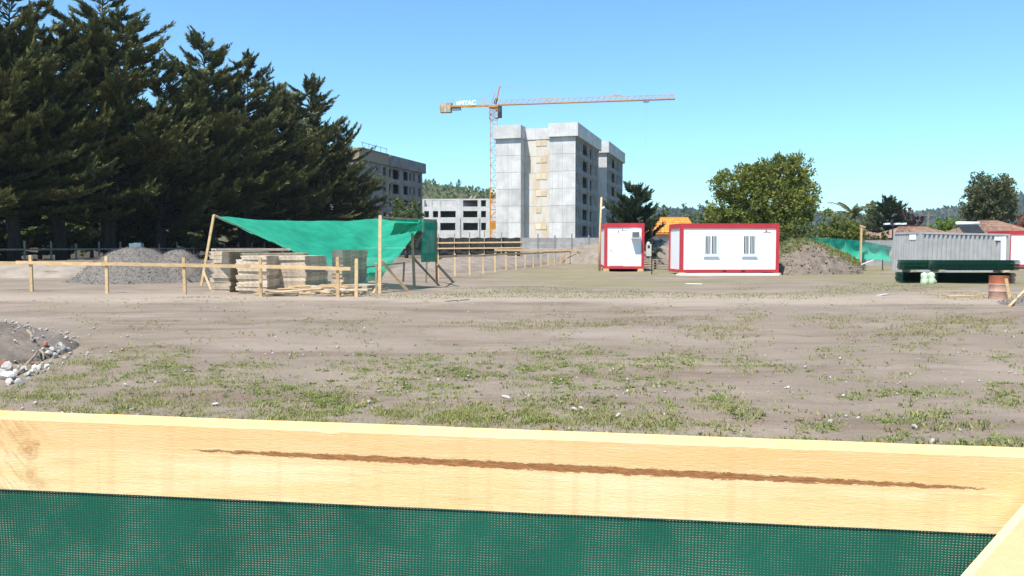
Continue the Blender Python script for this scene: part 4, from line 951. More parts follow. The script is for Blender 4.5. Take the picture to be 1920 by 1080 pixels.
for k, (px, py) in enumerate(((1733, 533), (1746, 532))):
    p = G(px, py); m = MB(); m.tube([(0, 0, -.02), (0, 0, .05), (.01, 0, .22), (-.01, 0, .27), (0, 0, .36), (0, .02, .46), (0, 0, .5)], [.12, .16, .15, .12, .15, .12, .03], 10)
    o = m.build('sack', M['sack'], loc=on(p), smooth=True); tag(o, ['left pale sack tied upright before the green panel bundles', 'right greener sack tied upright before the green panel bundles'][k], 'sack')
o = link('stone', rocks[2], None, loc=on(G(1753, 531), -.05)); o.scale = (.1, .1, .09); tag(o, 'small white stone beside the sacks at the green panels', 'stone')
# rusty drum, plank, boards on the ground
p = on(G(1872, 560)); t = thing('steel_drum', 'rusty red steel drum with faded band standing on the dirt', 'drum', p); t.scale = (.98, .98, .86)
m = MB(); m.tube([(0, 0, 0), (0, 0, .02), (0, 0, .28), (0, 0, .295), (0, 0, .31)], [.265, .272, .272, .285, .272], 28, cap=False); m.tube([(0, 0, .0), (0, 0, .01)], [.26, .26], 28); m.build('lower_body', M['rustpale'], t, True)
m = MB(); m.tube([(0, 0, .312), (0, 0, .52), (0, 0, .535), (0, 0, .55)], [.272, .272, .285, .272], 28, cap=False); m.build('middle_body', M['rustpale'], t, True)
m = MB(); m.tube([(0, 0, .552), (0, 0, .80), (0, 0, .82)], [.272, .272, .28], 28, cap=False); m.tube([(0, 0, .79), (0, 0, .82), (0, 0, .79)], [.25, .279, .25], 28, cap=False); m.build('upper_body', M['rust'], t, True)
m = MB(); m.tube([(0, 0, .74), (0, 0, .76)], [.265, .265], 28); m.build('lid', M['rust'], t)
q = on(G(1893, 563)); m = MB(); m.beam((0, -.03, 0), (-.12, .02, .66), .09, .03, up=(0, 1, 0)); m.beam((-.04, 0, .2), (-.045, .005, .25), .094, .034, up=(0, 1, 0)); tag(m.build('plank', M['timber'], loc=q), 'short plank leaning on the rusty drum', 'plank')
def gplank(label, xa, ya, xb, yb, w=.12, h_=.035, z=0.0, mat='timber', zb=0.0):
    a, b = on(G(xa, ya), -h_ / 2 - z), on(G(xb, yb), -h_ / 2 - z - zb); mid = (a + b) / 2; m = MB(); m.beam(a - mid, b - mid, w, h_); m.beam((a - mid) * .6, (b - mid) * .6, w * .96, h_ * 1.06)
    return tag(m.build('plank', M[mat], loc=mid), label, 'plank')
gplank('pale plank flat on the dirt left of the rusty drum', 1776, 556, 1829, 556, .28); gplank('thin batten on the dirt behind the pale plank', 1740, 548, 1836, 547, .08, .025); gplank('greenish batten reaching to the rusty drum', 1829, 553, 1852, 553, .06)
gplank('sloping plank on the gravel spill at the right edge', 1893, 576, 1925, 560, .07, .04, zb=.28); gplank('yellow plank lying at the foot of the brown soil heap', 1572, 501, 1600, 513, .2, .05, .06)
gplank('white scrap board flat on the grass before the long cabin', 1286, 533, 1316, 533, .3, .01, mat='white'); gplank('old board on the track near the middle of the plot', 835, 567, 878, 564, .1, .03, mat='oldwood'); gplank('pale board bit on the bare dirt at far right', 1648, 555, 1664, 553, .16, .04, mat='plaster')

# green net fence and post on the right
t = thing('net_fence', 'sagging emerald net fence between soil heap and grey container', 'fence', (PX(1613, 49), 49, 0)); org = Vector(t.location)
vs = []; nu, nv = 30, 8
for j in range(nv + 1):
    for i_ in range(nu + 1):
        u, v = i_ / nu, j / nv; x = 1512 + (1672 - 1512) * u; yt = 447 + 16 * u - 6 * math.sin(math.pi * u) + 0; yb = 470 + 20 * u + 10 * math.sin(math.pi * min(1, u * 1.3)) * .6
        p = W(x, yt + (yb - yt) * v, 52 - 2 * u); vs.append(p + Vector((0, .08 * math.sin(u * 30 + v * 4) + .3 * math.sin(math.pi * v), 0)) - org)
m = MB(); m.add(vs, [(j * (nu + 1) + i_, j * (nu + 1) + i_ + 1, (j + 1) * (nu + 1) + i_ + 1, (j + 1) * (nu + 1) + i_) for j in range(nv) for i_ in range(nu)]); m.build('net_sheet', M['netpale'], t, True, fix=False)
for x, y in ((1655, 508), (1520, 500), (1585, 503)): MB().beam(Vector((PX(x, 51), 51, -.1)) - org, W(x, 452 + (x > 1600) * 14, 51.6 - (x > 1600) * 1.0) - org, .07, .07).build('post', M['oldwood'], t)
for a, b in ((((1580, 489), (1608, 484))), (((1615, 496), (1640, 487)))): MB().beam(W(*a, 49.5) - org, W(*b, 50.6) - org, .07, .05).build('brace', M['white'], t)
p = G(1613, 508); t = thing('timber_post', 'pale timber post with a short arm before the green net fence', 'post', (p.x, p.y, gz(p.x, p.y))); MB().beam((0, 0, -.2), (0, 0, 2.75), .11, .1, up=(0, 1, 0)).build('shaft', M['timber'], t); MB().beam((-.08, -.02, 2.8), (.24, -.02, 2.7), .1, .1).build('arm', M['timber'], t)
t = thing('rubble_wall', 'low pale block wall behind the green net fence', 'wall', (PX(1640, 62), 62, 0))
for k in range(12):
    for r2 in range(5): MB().box(-4 + k * .8 + .4 * (r2 % 2), -3.215 + k * .8 + .4 * (r2 % 2), 0, .2, r2 * .4 + .005, r2 * .4 + .392).build('block', M['concwall'], t)

# ------------------------------------------------------------------ houses on the right and the orange roof
def tile_roof(t, x0, x1, y0, y1, z0, z1, mat, hip=0.0, cols=14, rows=7):
    """sloping front roof face of single tile courses, plus the back slope and hips"""
    ym = (y0 + y1) / 2; sl_ = Vector((0, ym - y0, z1 - z0)); L_ = sl_.length; nrm = Vector((0, -(z1 - z0), ym - y0)).normalized()
    rf = MB(); a0, a1 = x0 + hip, x1 - hip
    rf.add([(x0, y0, z0), (x1, y0, z0), (a1, ym, z1), (a0, ym, z1), (x0, y1, z0), (x1, y1, z0)], [(0, 1, 2, 3), (5, 4, 3, 2), (4, 0, 3), (1, 5, 2)])
    rf.add([(x0, y0, z0 - .12), (x1, y0, z0 - .12), (x1, y1, z0 - .12), (x0, y1, z0 - .12)], [(3, 2, 1, 0)])
    rf.add([(x0, y0, z0 - .12), (x1, y0, z0 - .12), (x1, y0, z0), (x0, y0, z0)], [(0, 1, 2, 3)])
    roof = rf.build('roof', mat, t)
    for r2 in range(rows):
        f0, f1 = r2 / rows, (r2 + 1) / rows
        for c in range(cols):
            u0, u1 = c / cols, (c + 1) / cols
            def P(u, f, e): return Vector((x0 + hip * f + (x1 - x0 - 2 * hip * f) * u, y0, z0)) + sl_ * f + nrm * e
            m = MB(); mid = (u0 + u1) / 2
            m.add([P(u0, f0, .05), P(mid, f0, .13), P(u1, f0, .05), P(u1, f1, .015), P(mid, f1, .09), P(u0, f1, .015), P(u0, f0, .004), P(u1, f0, .004)], [(0, 1, 4, 5), (1, 2, 3, 4), (6, 7, 2, 1, 0)])
            m.build('tile', mat, roof, fix=False)
    MB().beam((a0, ym, z1 + .06), (a1, ym, z1 + .06), .22, .16).build('ridge', mat, roof)
    return roof
def house(label, px0, px1, D, ytop, yeave, dep, mat, hip=2.0, cols=14, rows=6, walls='plaster', rz=0):
    x0, x1 = PX(px0, D), PX(px1, D); z1 = EYE + (HZ - ytop) / F * D; z0 = EYE + (HZ - yeave) / F * D
    t = thing('house', label, 'house', (x0, D, 0), rz); Lx = x1 - x0
    MB().box(.35, Lx - .35, .4, dep - .4, 0, z0 - .1).build('wall', M[walls], t)
    w_ = MB().box(Lx * .3, Lx * .3 + 1.2, .36, .397, 1.0, min(2.1, z0 - .3)).build('window', M['white'], t); MB().box(Lx * .3 + .1, Lx * .3 + 1.1, .345, .357, 1.1, min(2.0, z0 - .4)).build('pane', M['glass'], w_)
    tile_roof(t, 0, Lx, 0, dep, z0, z1, mat, hip, cols, rows)
    return t
house('house with bright orange tiled roof between the two cabins', 1228, 1310, 78, 408, 437, 6, M['orange'], .4, 12, 6)
house('brown tiled bungalow roof above the grey container', 1672, 1812, 75, 425, 446, 7, M['terracotta'], 2.2, 18, 6)
house('brown tiled bungalow roof at the right edge behind the solar heater', 1825, 1960, 82, 413, 440, 8, M['terracotta'], 2.6, 18, 7)
house('small reddish roof half hidden by bushes left of the container', 1590, 1662, 85, 426, 442, 6, M['terracotta'], 2.0, 10, 5)
t = thing('solar_water_heater', 'solar water heater with white tank above a dark collector', 'solar heater', (PX(1821, 72), 72, EYE + (HZ - 438) / F * 72)); w_ = 43 / F * 72
MB().tube([(-w_ / 2, .8, .92), (w_ / 2, .8, .92)], .17, 14).build('tank', M['white'], t, True)
MB().beam((0, -.3, .05), (0, .75, .78), w_ * .9, .07).build('collector', M['glass'], t)
for k in range(12): MB().beam((-w_ * .42 + k * w_ * .076, -.34, .09), (-w_ * .42 + k * w_ * .076, .7, .82), .04, .04).build('tube', M['dark'], t)
for x in (-w_ * .45, w_ * .45): MB().beam((x, .85, -2.5), (x, .85, .78), .06, .06).build('leg', M['greymetal'], t)
MB().beam((-w_ * .45, -.3, -2.5), (-w_ * .45, -.3, .05), .06, .06).build('leg', M['greymetal'], t); MB().beam((w_ * .45, -.3, -2.5), (w_ * .45, -.3, .05), .06, .06).build('leg', M['greymetal'], t)
t = thing('floodlight_row', 'two white floodlights on a mast in front of the small dark conifer', 'floodlight', (PX(1672, 66), 66, 0)); MB().beam((0, 0, 0), (0, 0, 3.3), .07, .07).build('post', M['dark'], t)
for x in (-.75, .1, .6): MB().beam((x, -.1, 3.35), (x + .42, -.1, 3.38), .3, .14).build('lamp', M['white'], t)
MB().beam((-.8, 0, 3.25), (1.0, 0, 3.25), .06, .06).build('arm', M['dark'], t)
for k, (px, D, yt) in enumerate(((1738, 100, 398), (1776, 160, 390), (1328, 110, 385))):
    zt_ = EYE + (HZ - yt) / F * D; t = thing('utility_pole', ['dark utility pole above the brown bungalow roof', 'thin far utility pole left of the round pine', 'thin utility pole left of the big broadleaf tree'][k], 'pole', (PX(px, D), D, 0))
    MB().tube([(0, 0, -.2), (0, 0, zt_)], [.16, .1], 7).build('shaft', M['shadewood'], t); MB().beam((-.7, 0, zt_ - .4), (.7, 0, zt_ - .4), .1, .12).build('crossarm', M['shadewood'], t)
t = thing('white_bin', 'faded blue crate standing in the shade behind the gravel heap', 'crate', (PX(258, 64), 64, .55)); MB().box(-.5, .4, -.3, .3, 0, 1.2).build('body', M['bluebox'], t); MB().box(-.15, .45, -.33, -.305, .95, 1.25).build('lid', M['bluebox'], t)
t.name = 'plastic_crate'; MB().box(-.6, .6, -.4, .4, -.55, -.003).build('pallet', M['shadewood'], t)

# ------------------------------------------------------------------ trees on the right and in the distance
rs = np.random.default_rng(99)
def size(px0, px1, ytop, D): return (px1 - px0) / F * D / 2, EYE + (HZ - ytop) / F * D
def broad(name, label, cat, px, D, px0, px1, ytop, mat, nleaf, leaf, seed, bark='bark2', nl=11, zc=.58, shell=.5, group=None, lr=.45, rzf=.5):
    r2 = np.random.default_rng(seed); rx, H = size(px0, px1, ytop, D)
    tm, cm = broad_mesh(seed, lobes_round(r2, nl, rx * .92, H * rzf, H * zc, lr), nleaf, leaf, H * .3, shell)
    return put_tree(name, label, cat, (PX(px, D), D, 0), tm, cm, M[bark], M[mat], 0, 1, group)
def lob(px, y, r, D, c, ry=None): # lobe from picture position relative to trunk
    return ((px - c) / F * D, rs.uniform(-.5, .5) * r / F * D, EYE + (HZ - y) / F * D, r / F * D, r / F * D * .9, (ry or r) / F * D)
D = 62; L_ = [lob(a, b, c_, D, 1432, d_) for a, b, c_, d_ in ((1375, 350, 42, 34), (1408, 335, 36, 30), (1440, 340, 40, 36), (1478, 325, 34, 32), (1495, 355, 32, 34), (1365, 390, 38, 32), (1405, 385, 44, 36), (1450, 385, 48, 40), (1488, 395, 36, 34), (1350, 410, 26, 22), (1412, 322, 14, 16), (1465, 305, 22, 14), (1380, 425, 36, 22), (1440, 430, 46, 22))]
tm, cm = broad_mesh(71, L_, 27000, .23, 2.2, .42); put_tree('broadleaf_tree', 'big dense olive-green broadleaf tree behind the long cabin', 'tree', (PX(1432, D), D, 0), tm, cm, M['bark2'], M['broad'])
broad('broadleaf_tree', 'pale twiggy tree just behind the right side of the big broadleaf', 'tree', 1486, 70, 1440, 1548, 292, 'bushleaf', 6500, .24, 72, zc=.55)
tr, cm = cypress_mesh(77, 7.6, 2.1, .10, 95, 1.1, .22, stems=3); put_tree('conifer_tree', 'dark spreading conifer behind the narrow cabin and tower foot', 'tree', (PX(1187, 70), 70, 0), mbmesh(tr, 'trunk'), cm, M['bark'], M['conifer'], .6, .9)
broad('pine_tree', 'dark round-headed pine above the bungalow roofs at far right', 'tree', 1853, 98, 1799, 1908, 322, 'pine', 20000, .27, 73, nl=20, zc=.58, shell=.45, rzf=.46, lr=.34)
broad('bush', 'bright green leafy bush right of the big broadleaf tree', 'bush', 1556, 60, 1528, 1590, 398, 'bushleaf', 6500, .19, 81, zc=.5, rzf=.55)
broad('bush', 'yellow-green bush left of the timber post with the arm', 'bush', 1590, 61, 1560, 1622, 414, 'bushleaf', 6500, .19, 82, zc=.5, rzf=.55)
broad('bush', 'low clipped hedge bush left end above the net fence', 'bush', 1622, 66, 1600, 1648, 434, 'duskgreen', 1800, .18, 83, zc=.5, rzf=.55)
broad('bush', 'low clipped hedge bush touching the grey container', 'bush', 1650, 65, 1630, 1676, 436, 'duskgreen', 1800, .18, 84, zc=.5, rzf=.55)
broad('bush', 'dark leafy shrub directly under the big broadleaf tree', 'bush', 1505, 58, 1480, 1535, 412, 'duskgreen', 2600, .2, 85, zc=.5, rzf=.55)
broad('broadleaf_tree', 'slim pale tree between palm and small dark conifer', 'tree', 1636, 105, 1622, 1652, 372, 'paleleaf', 1500, .3, 86, zc=.7, rzf=.3)
tr, cm = cypress_mesh(91, 9.0, 2.6, .12, 80, .8, .12, stems=1); put_tree('conifer_tree', 'small dark tiered conifer above the container left end', 'tree', (PX(1667, 86), 86, 0), mbmesh(tr, 'trunk'), cm, M['bark'], M['conifer'], .2, .74)
broad('broadleaf_tree', 'green roadside tree behind the small tiered conifer', 'tree', 1640, 110, 1612, 1672, 394, 'duskgreen', 2600, .32, 87)
broad('broadleaf_tree', 'dark purple-leaved tree right of the tiered conifer', 'tree', 1712, 104, 1694, 1732, 400, 'purple', 1800, .3, 88)
broad('broadleaf_tree', 'small purple-brown tree peeping behind the tiered conifer', 'tree', 1688, 116, 1676, 1702, 396, 'purple', 1000, .3, 95)
broad('bush', 'lime green rounded bush above the middle bungalow roof', 'bush', 1770, 96, 1738, 1800, 405, 'limegreen', 2600, .28, 89, zc=.6, rzf=.4)
broad('broadleaf_tree', 'red-leaved tree at the right picture edge', 'tree', 1925, 112, 1896, 1960, 392, 'redleaf', 2600, .32, 90)
broad('broadleaf_tree', 'grey-green tree standing before the grey shell building', 'tree', 762, 100, 712, 802, 376, 'duskgreen', 5200, .32, 92, zc=.5)
broad('broadleaf_tree', 'small tree far behind the orange roof', 'tree', 1288, 150, 1268, 1308, 390, 'paleleaf', 1400, .4, 93)
broad('broadleaf_tree', 'green tree left of the big broadleaf, behind the orange roof', 'tree', 1318, 100, 1300, 1345, 388, 'duskgreen', 2000, .32, 94)
broad('broadleaf_tree', 'small dark tree far between conifer and orange roof', 'tree', 1243, 160, 1234, 1256, 390, 'duskgreen', 900, .45, 96)
broad('broadleaf_tree', 'wide low tree right of the conifer behind the narrow cabin', 'tree', 1222, 110, 1195, 1248, 402, 'paleleaf', 2200, .35, 97)
for k, (px, off, yt, w_) in enumerate(((10, 20, 405, 40), (75, 21, 380, 46), (128, 19, 395, 44), (172, 23, 412, 40), (240, 22, 415, 40), (365, 24, 412, 40))):
    D = row_D(px, -43 - off); broad('bush', ['sunlit shrub behind the trunks at the left edge', 'tallest sunlit shrub seen between cypress trunks', 'bright shrub between trunks left of the gravel heap', 'sunlit shrub behind the gravel heap left hump', 'dim shrub behind the blue crate', 'small sunlit shrub left of the leaning tarp pole'][k], 'bush', px, D, px - w_, px + w_, yt, 'limegreen' if k in (1, 2) else 'bushleaf', 2600, .34, 120 + k, zc=.5, rzf=.55)
# palm
pD = 80; t = thing('palm_tree', 'feathery palm crown above the yellow-green bushes', 'palm', (PX(1596, pD), pD, 0)); zc = EYE + (HZ - 404) / F * pD
MB().tube([(0, 0, -.2), (.05, 0, zc * .5), (0, 0, zc)], [.3, .26, .3], 9).build('trunk', M['bark2'], t, True)
for k in range(22):
    a = k * 2.399; e = .25 + 1.1 * ((k * 7) % 22) / 22; Lf = random.uniform(1.9, 2.5); m = MB(); d = Vector((math.cos(a), math.sin(a), 0)); sdv = Vector((-d.y, d.x, 0)); prev = None
    for s_ in range(11):
        f = s_ / 10; c_ = d * Lf * f * math.cos(e * (1 - .6 * f)) + Z * (zc + Lf * (math.sin(e) * f - .75 * f * f * (1.1 - .5 * e)))
        if prev is not None:
            m.beam(prev, c_, .03, .02)
            for sg in (-1, 1):
                tip = c_ + sdv * sg * .42 * math.sin(math.pi * (.12 + .85 * f)) + d * .22 - Z * .12
                m.add([prev, c_, tip], [(0, 1, 2)])
        prev = c_
    m.build('frond', M['palm'], t, fix=False)
# ridge trees on the near hill, told apart against the sky
tr, cmr = cypress_mesh(131, 9, 2.2, .1, 36, .35, .3); trm = mbmesh(tr, 'trunk')
def hz_top(px, D, y): return EYE + (HZ - y) / F * D
for k, (px, y, hgt) in enumerate(((800, 349, 7), (814, 351, 8), (846, 352, 6), (860, 352, 8), (898, 358, 5), (828, 353, 4), (873, 355, 4), (790, 347, 8))):
    D = 640.0; z = hz_top(px, D, y) - 1.5
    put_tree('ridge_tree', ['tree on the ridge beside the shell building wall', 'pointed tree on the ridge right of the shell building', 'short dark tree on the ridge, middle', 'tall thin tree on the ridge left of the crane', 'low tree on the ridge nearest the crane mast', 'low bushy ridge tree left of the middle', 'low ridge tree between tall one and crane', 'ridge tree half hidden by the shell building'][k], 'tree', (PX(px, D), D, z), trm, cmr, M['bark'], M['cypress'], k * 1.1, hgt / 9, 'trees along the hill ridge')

def wood(ho, n, s0, s1, label, mat, seed, y1=1.0):
    r2 = np.random.default_rng(seed); co = np.array([v.co[:] for v in ho.data.vertices]); ok = np.where((co[:, 2] > 4) & (co[:, 1] < co[:, 1].min() + (co[:, 1].max() - co[:, 1].min()) * y1))[0]
    P = co[r2.choice(ok, n)] + r2.normal(size=(n, 3)) * np.array([9, 7, 0]); P[:, 2] -= 1.0; k = 7
    sc_ = np.repeat(r2.uniform(s0, s1, n), k); PP = np.repeat(P, k, 0) + r2.normal(size=(n * k, 3)) * np.array([.45, .45, .12]) * sc_[:, None] + np.array([0, 0, .15]) * sc_[:, None]
    D_ = r2.normal(size=(n * k, 3)) * .6 + np.array([0, 0, 1.0]); V_, Fq_ = sprays(PP, D_, sc_ * r2.uniform(.5, 1.1, n * k), sc_ * .6, r2)
    return tag(link('hillside_wood', npmesh('hillside_wood', V_, Fq_), M[mat]), label, 'wood', kind='stuff')
wood(hill1, 2600, 2.0, 4.6, 'scrub and low trees covering the near hillside', 'duskgreen', 3, .62); wood(hill2, 5200, 7, 15, 'forest covering the far blue hills', 'conifer', 4, .6)
# ------------------------------------------------------------------ the fence in front of the camera
A, B = W(0, 783, 1.47), W(1920, 855, 1.32)
ex = (B - A).normalized(); LBD = (B - A).length; ey = Z.cross(ex).normalized(); ez = ex.cross(ey).normalized()
MF = Matrix((ex.to_4d(), ey.to_4d(), ez.to_4d(), (0, 0, 0, 1))).transposed()
for r2 in range(3): MF[3][r2] = 0
MF.translation = A
t = thing('timber_fence', 'close-up timber top rail with green net fixed below it', 'fence', (A.x, A.y, 0)); bpy.context.view_layer.update()
bh, bt = .1345, .060
def board_mat():
    n = NT('sawn pine board'); v = n.co('Object'); s = n.n('ShaderNodeSeparateXYZ'); n.l(v, s.inputs[0]); X, Zc = s.outputs[0], s.outputs[2]
    gr = n.co('Object', (5, 60, 60)); fz = n.noise(n.co('Object', (22, 120, 190)), 2.0, 5, .7)
    c = n.mix(n.ramp(n.noise(n.co('Object', (1.2, 6, 9)), 1.3, 4, .6), .38, .62), (0.71, 0.525, 0.25), (0.77, 0.62, 0.36))
    c = n.mix(n.math('MULTIPLY', n.ramp(n.noise(gr, 1.0, 5, .65), .5, .7), .35), c, (0.56, 0.35, 0.15))
    saw = n.noise(n.co('Object', (26, 1, 1.2)), 1.0, 2, .5); c = n.mix(n.math('MULTIPLY', n.ramp(saw, .52, .66), .22), c, (0.60, 0.36, 0.16))
    # upper half of the board is heartwood, slightly redder
    c = n.mix(n.math('MULTIPLY', n.ramp(n.math('ADD', Zc, n.math('MULTIPLY', n.noise(gr, .5, 3), .02)), -.067, -.032), .6), c, (0.68, 0.40, 0.165))
    # brown pith streak
    u = n.math('DIVIDE', n.math('SUBTRACT', X, LBD * .585), LBD * .385)
    hw_ = n.math('MULTIPLY', n.math('POWER', n.math('MAXIMUM', n.math('SUBTRACT', 1.0, n.math('MULTIPLY', u, u)), 0.0), .6), .0064)
    cz = n.math('MULTIPLY_ADD', X, -.0125 / LBD * 1.25, -.0435)
    dz = n.math('ABSOLUTE', n.math('SUBTRACT', n.math('ADD', Zc, n.math('MULTIPLY', n.math('SUBTRACT', n.noise(n.co('Object', (34, 60, 120)), 1.0, 6, .85), .5), .020)), cz))
    msk = n.math('SUBTRACT', 1.0, n.ramp(n.math('SUBTRACT', dz, hw_), -.0012, .0006))
    msk = n.math('MULTIPLY', msk, n.math('GREATER_THAN', hw_, .0002))
    pc = n.mix(n.ramp(fz, .35, .65), (0.40, 0.185, 0.07), (0.23, 0.092, 0.038))
    # knot swirl near the left end
    def knot(kx, kz, r_, st):
        dx = n.math('SUBTRACT', X, kx); dzz = n.math('MULTIPLY', n.math('SUBTRACT', Zc, kz), 1.1)
        dd = n.math('SQRT', n.math('ADD', n.math('MULTIPLY', dx, dx), n.math('MULTIPLY', dzz, dzz)))
        dd = n.math('ADD', dd, n.math('MULTIPLY', n.math('SUBTRACT', n.noise(v, 45, 4, .6), .5), .03))
        ring = n.math('MULTIPLY_ADD', n.math('SINE', n.math('MULTIPLY', dd, 420.0)), .25, .6)
        return n.math('MULTIPLY', n.math('MULTIPLY', n.math('SUBTRACT', 1.0, n.ramp(dd, r_ * .25, r_)), ring), st)
    sc_ = LBD / 1920.0
    for kx, ky, r_, st in ((58, -.060, .030, .75), (78, -.048, .014, .8), (62, -.105, .022, .55), (40, -.030, .03, .35), (80, -.125, .02, .4)):
        c = n.mix(knot(kx * sc_, ky, r_, st), c, (0.42, 0.19, 0.065))
    # long fine grain lines, drawn towards the knot at the left
    wob = n.math('MULTIPLY', n.math('SUBTRACT', n.noise(n.co('Object', (2.2, 4, 4)), 1.0, 3), .5), .03)
    gz_ = n.math('ADD', Zc, wob); cmb = n.n('ShaderNodeCombineXYZ'); n.l(n.math('MULTIPLY', X, 1.6), cmb.inputs[0]); n.l(n.math('MULTIPLY', gz_, 190.0), cmb.inputs[2])
    gl = n.noise(cmb.outputs[0], 1.0, 3, .6); c = n.mix(n.math('MULTIPLY', n.ramp(gl, .58, .74), .34), c, (0.58, 0.33, 0.13))
    c = n.mix(n.math('MULTIPLY', n.ramp(gl, .42, .28), .4), c, (0.84, 0.70, 0.46))
    dash = n.noise(n.co('Object', (45, 80, 260)), 1.0, 3, .7); c = n.mix(n.math('MULTIPLY', n.ramp(dash, .58, .70), .38), c, (0.88, 0.76, 0.52))
    lz = n.math('SUBTRACT', 1.0, n.ramp(X, -.02, LBD * .075)); cm2 = n.n('ShaderNodeCombineXYZ'); n.l(n.math('MULTIPLY', n.math('ADD', X, n.math('MULTIPLY', Zc, .9)), 60.0), cm2.inputs[0]); n.l(n.math('MULTIPLY', n.math('SUBTRACT', Zc, X), 16.0), cm2.inputs[2])
    sw = n.noise(cm2.outputs[0], 1.0, 4, .6, 1.0); c = n.mix(n.math('MULTIPLY', lz, n.math('MULTIPLY', n.ramp(sw, .45, .70), .75)), c, (0.50, 0.25, 0.085))
    c = n.mix(msk, c, pc)
    # fine dark nicks and saw lines
    nick = n.noise(n.co('Object', (18, 40, 110)), 1.0, 3, .7); c = n.mix(n.math('MULTIPLY', n.ramp(nick, .70, .76), .35), c, (0.3, 0.14, 0.05))
    ln = n.noise(n.co('Object', (70, 1, 5)), 1.0, 2, .5); c = n.mix(n.math('MULTIPLY', n.ramp(ln, .74, .80), .3), c, (0.4, 0.2, 0.08))
    hgt = n.math('SUBTRACT', n.math('ADD', fz, n.math('MULTIPLY', saw, .4)), n.math('MULTIPLY', msk, 1.2))
    return n.done(n.bsdf(c, .8, 0, hgt, .45, .0022, .2))
M['brownsplinter'] = mk('torn wood fibre', (0.20, 0.10, 0.045), (0.30, 0.16, 0.07), 40, .9); M['board'] = board_mat(); M['brace'] = mk('pale brace pine', (0.80, 0.66, 0.36), (0.74, 0.58, 0.30), 3, .75, .1)
# rail: a sawn board with slightly ragged arrises
n_ = 160; x0, x1 = -1.0, LBD + .9; m = MB(); prof = []
for k in range(n_ + 1):
    x = x0 + (x1 - x0) * k / n_; a = .0016 * float(fbm(x * 9, 0, 3)); b = .0018 * float(fbm(x * 12, 5, 4)) + (-.004 if abs(x - LBD * .345) < .012 else 0); e = .0020 * float(fbm(x * 7, 9, 5)); rd = .0015
    prof += [(x, 0 + rd * .2, -bh + e), (x, a, -rd * 2 + b), (x, rd * 2 + a, b * .6), (x, bt - .001, a), (x, bt, -.002), (x, bt, -bh + e)]
fs = []
for k in range(n_):
    for q in range(6): fs.append((k * 6 + q, k * 6 + (q + 1) % 6, (k + 1) * 6 + (q + 1) % 6, (k + 1) * 6 + q))
fs += [tuple(range(6)), tuple(range(n_ * 6, n_ * 6 + 6))]
m.add(prof, fs); rail = m.build('top_rail', M['board'], t); rail.matrix_local = Matrix.Translation(-Vector(t.location)) @ MF
# brace crossing the lower right corner, nailed on the camera side of the rail
q0, q1 = W(1822, 1080, 1.285), W(1922, 966, 1.285); dq = (q1 - q0).normalized(); perp = dq.cross(Vector((0, -1, 0))).normalized()
if perp.x < 0: perp = -perp
c0, c1 = q0 - dq * 1.15 + perp * .05 + Vector((0, .01, 0)), q1 + dq * .35 + perp * .05 + Vector((0, .01, 0)); mid = (c0 + c1) / 2
m = MB(); m.beam(c0 - mid, c1 - mid, .1, .02, up=(0, -1, 0)); br = m.build('brace', M['brace'], t); br.location = mid - Vector(t.location)
# net
nu, nv = 60, 20; vs = []
for j in range(nv + 1):
    for i_ in range(nu + 1):
        x = x0 + (x1 - x0) * i_ / nu; z = -bh - .0015 - (1.1) * j / nv
        vs.append((x, .004 + .02 * math.sin(x * 2.6) * j / nv + (.005 * math.sin(x * 11 + j * .8) + .02 * float(fbm(x * 3, j * .35, 12))) * min(1, j / 2), z))
m = MB(); m.add(vs, [(j * (nu + 1) + i_, j * (nu + 1) + i_ + 1, (j + 1) * (nu + 1) + i_ + 1, (j + 1) * (nu + 1) + i_) for j in range(nv) for i_ in range(nu)])
nt_ = m.build('green_net', M['frontnet'], t, True, fix=False); nt_.matrix_local = Matrix.Translation(-Vector(t.location)) @ MF
for x in (x0 + .1, x1 - .1):
    p = MF @ Vector((x, .11, 0)) - Vector(t.location); MB().beam((p.x, p.y, -.3), (p.x, p.y, p.z + .03), .09, .09).build('post', M['timber'], t)

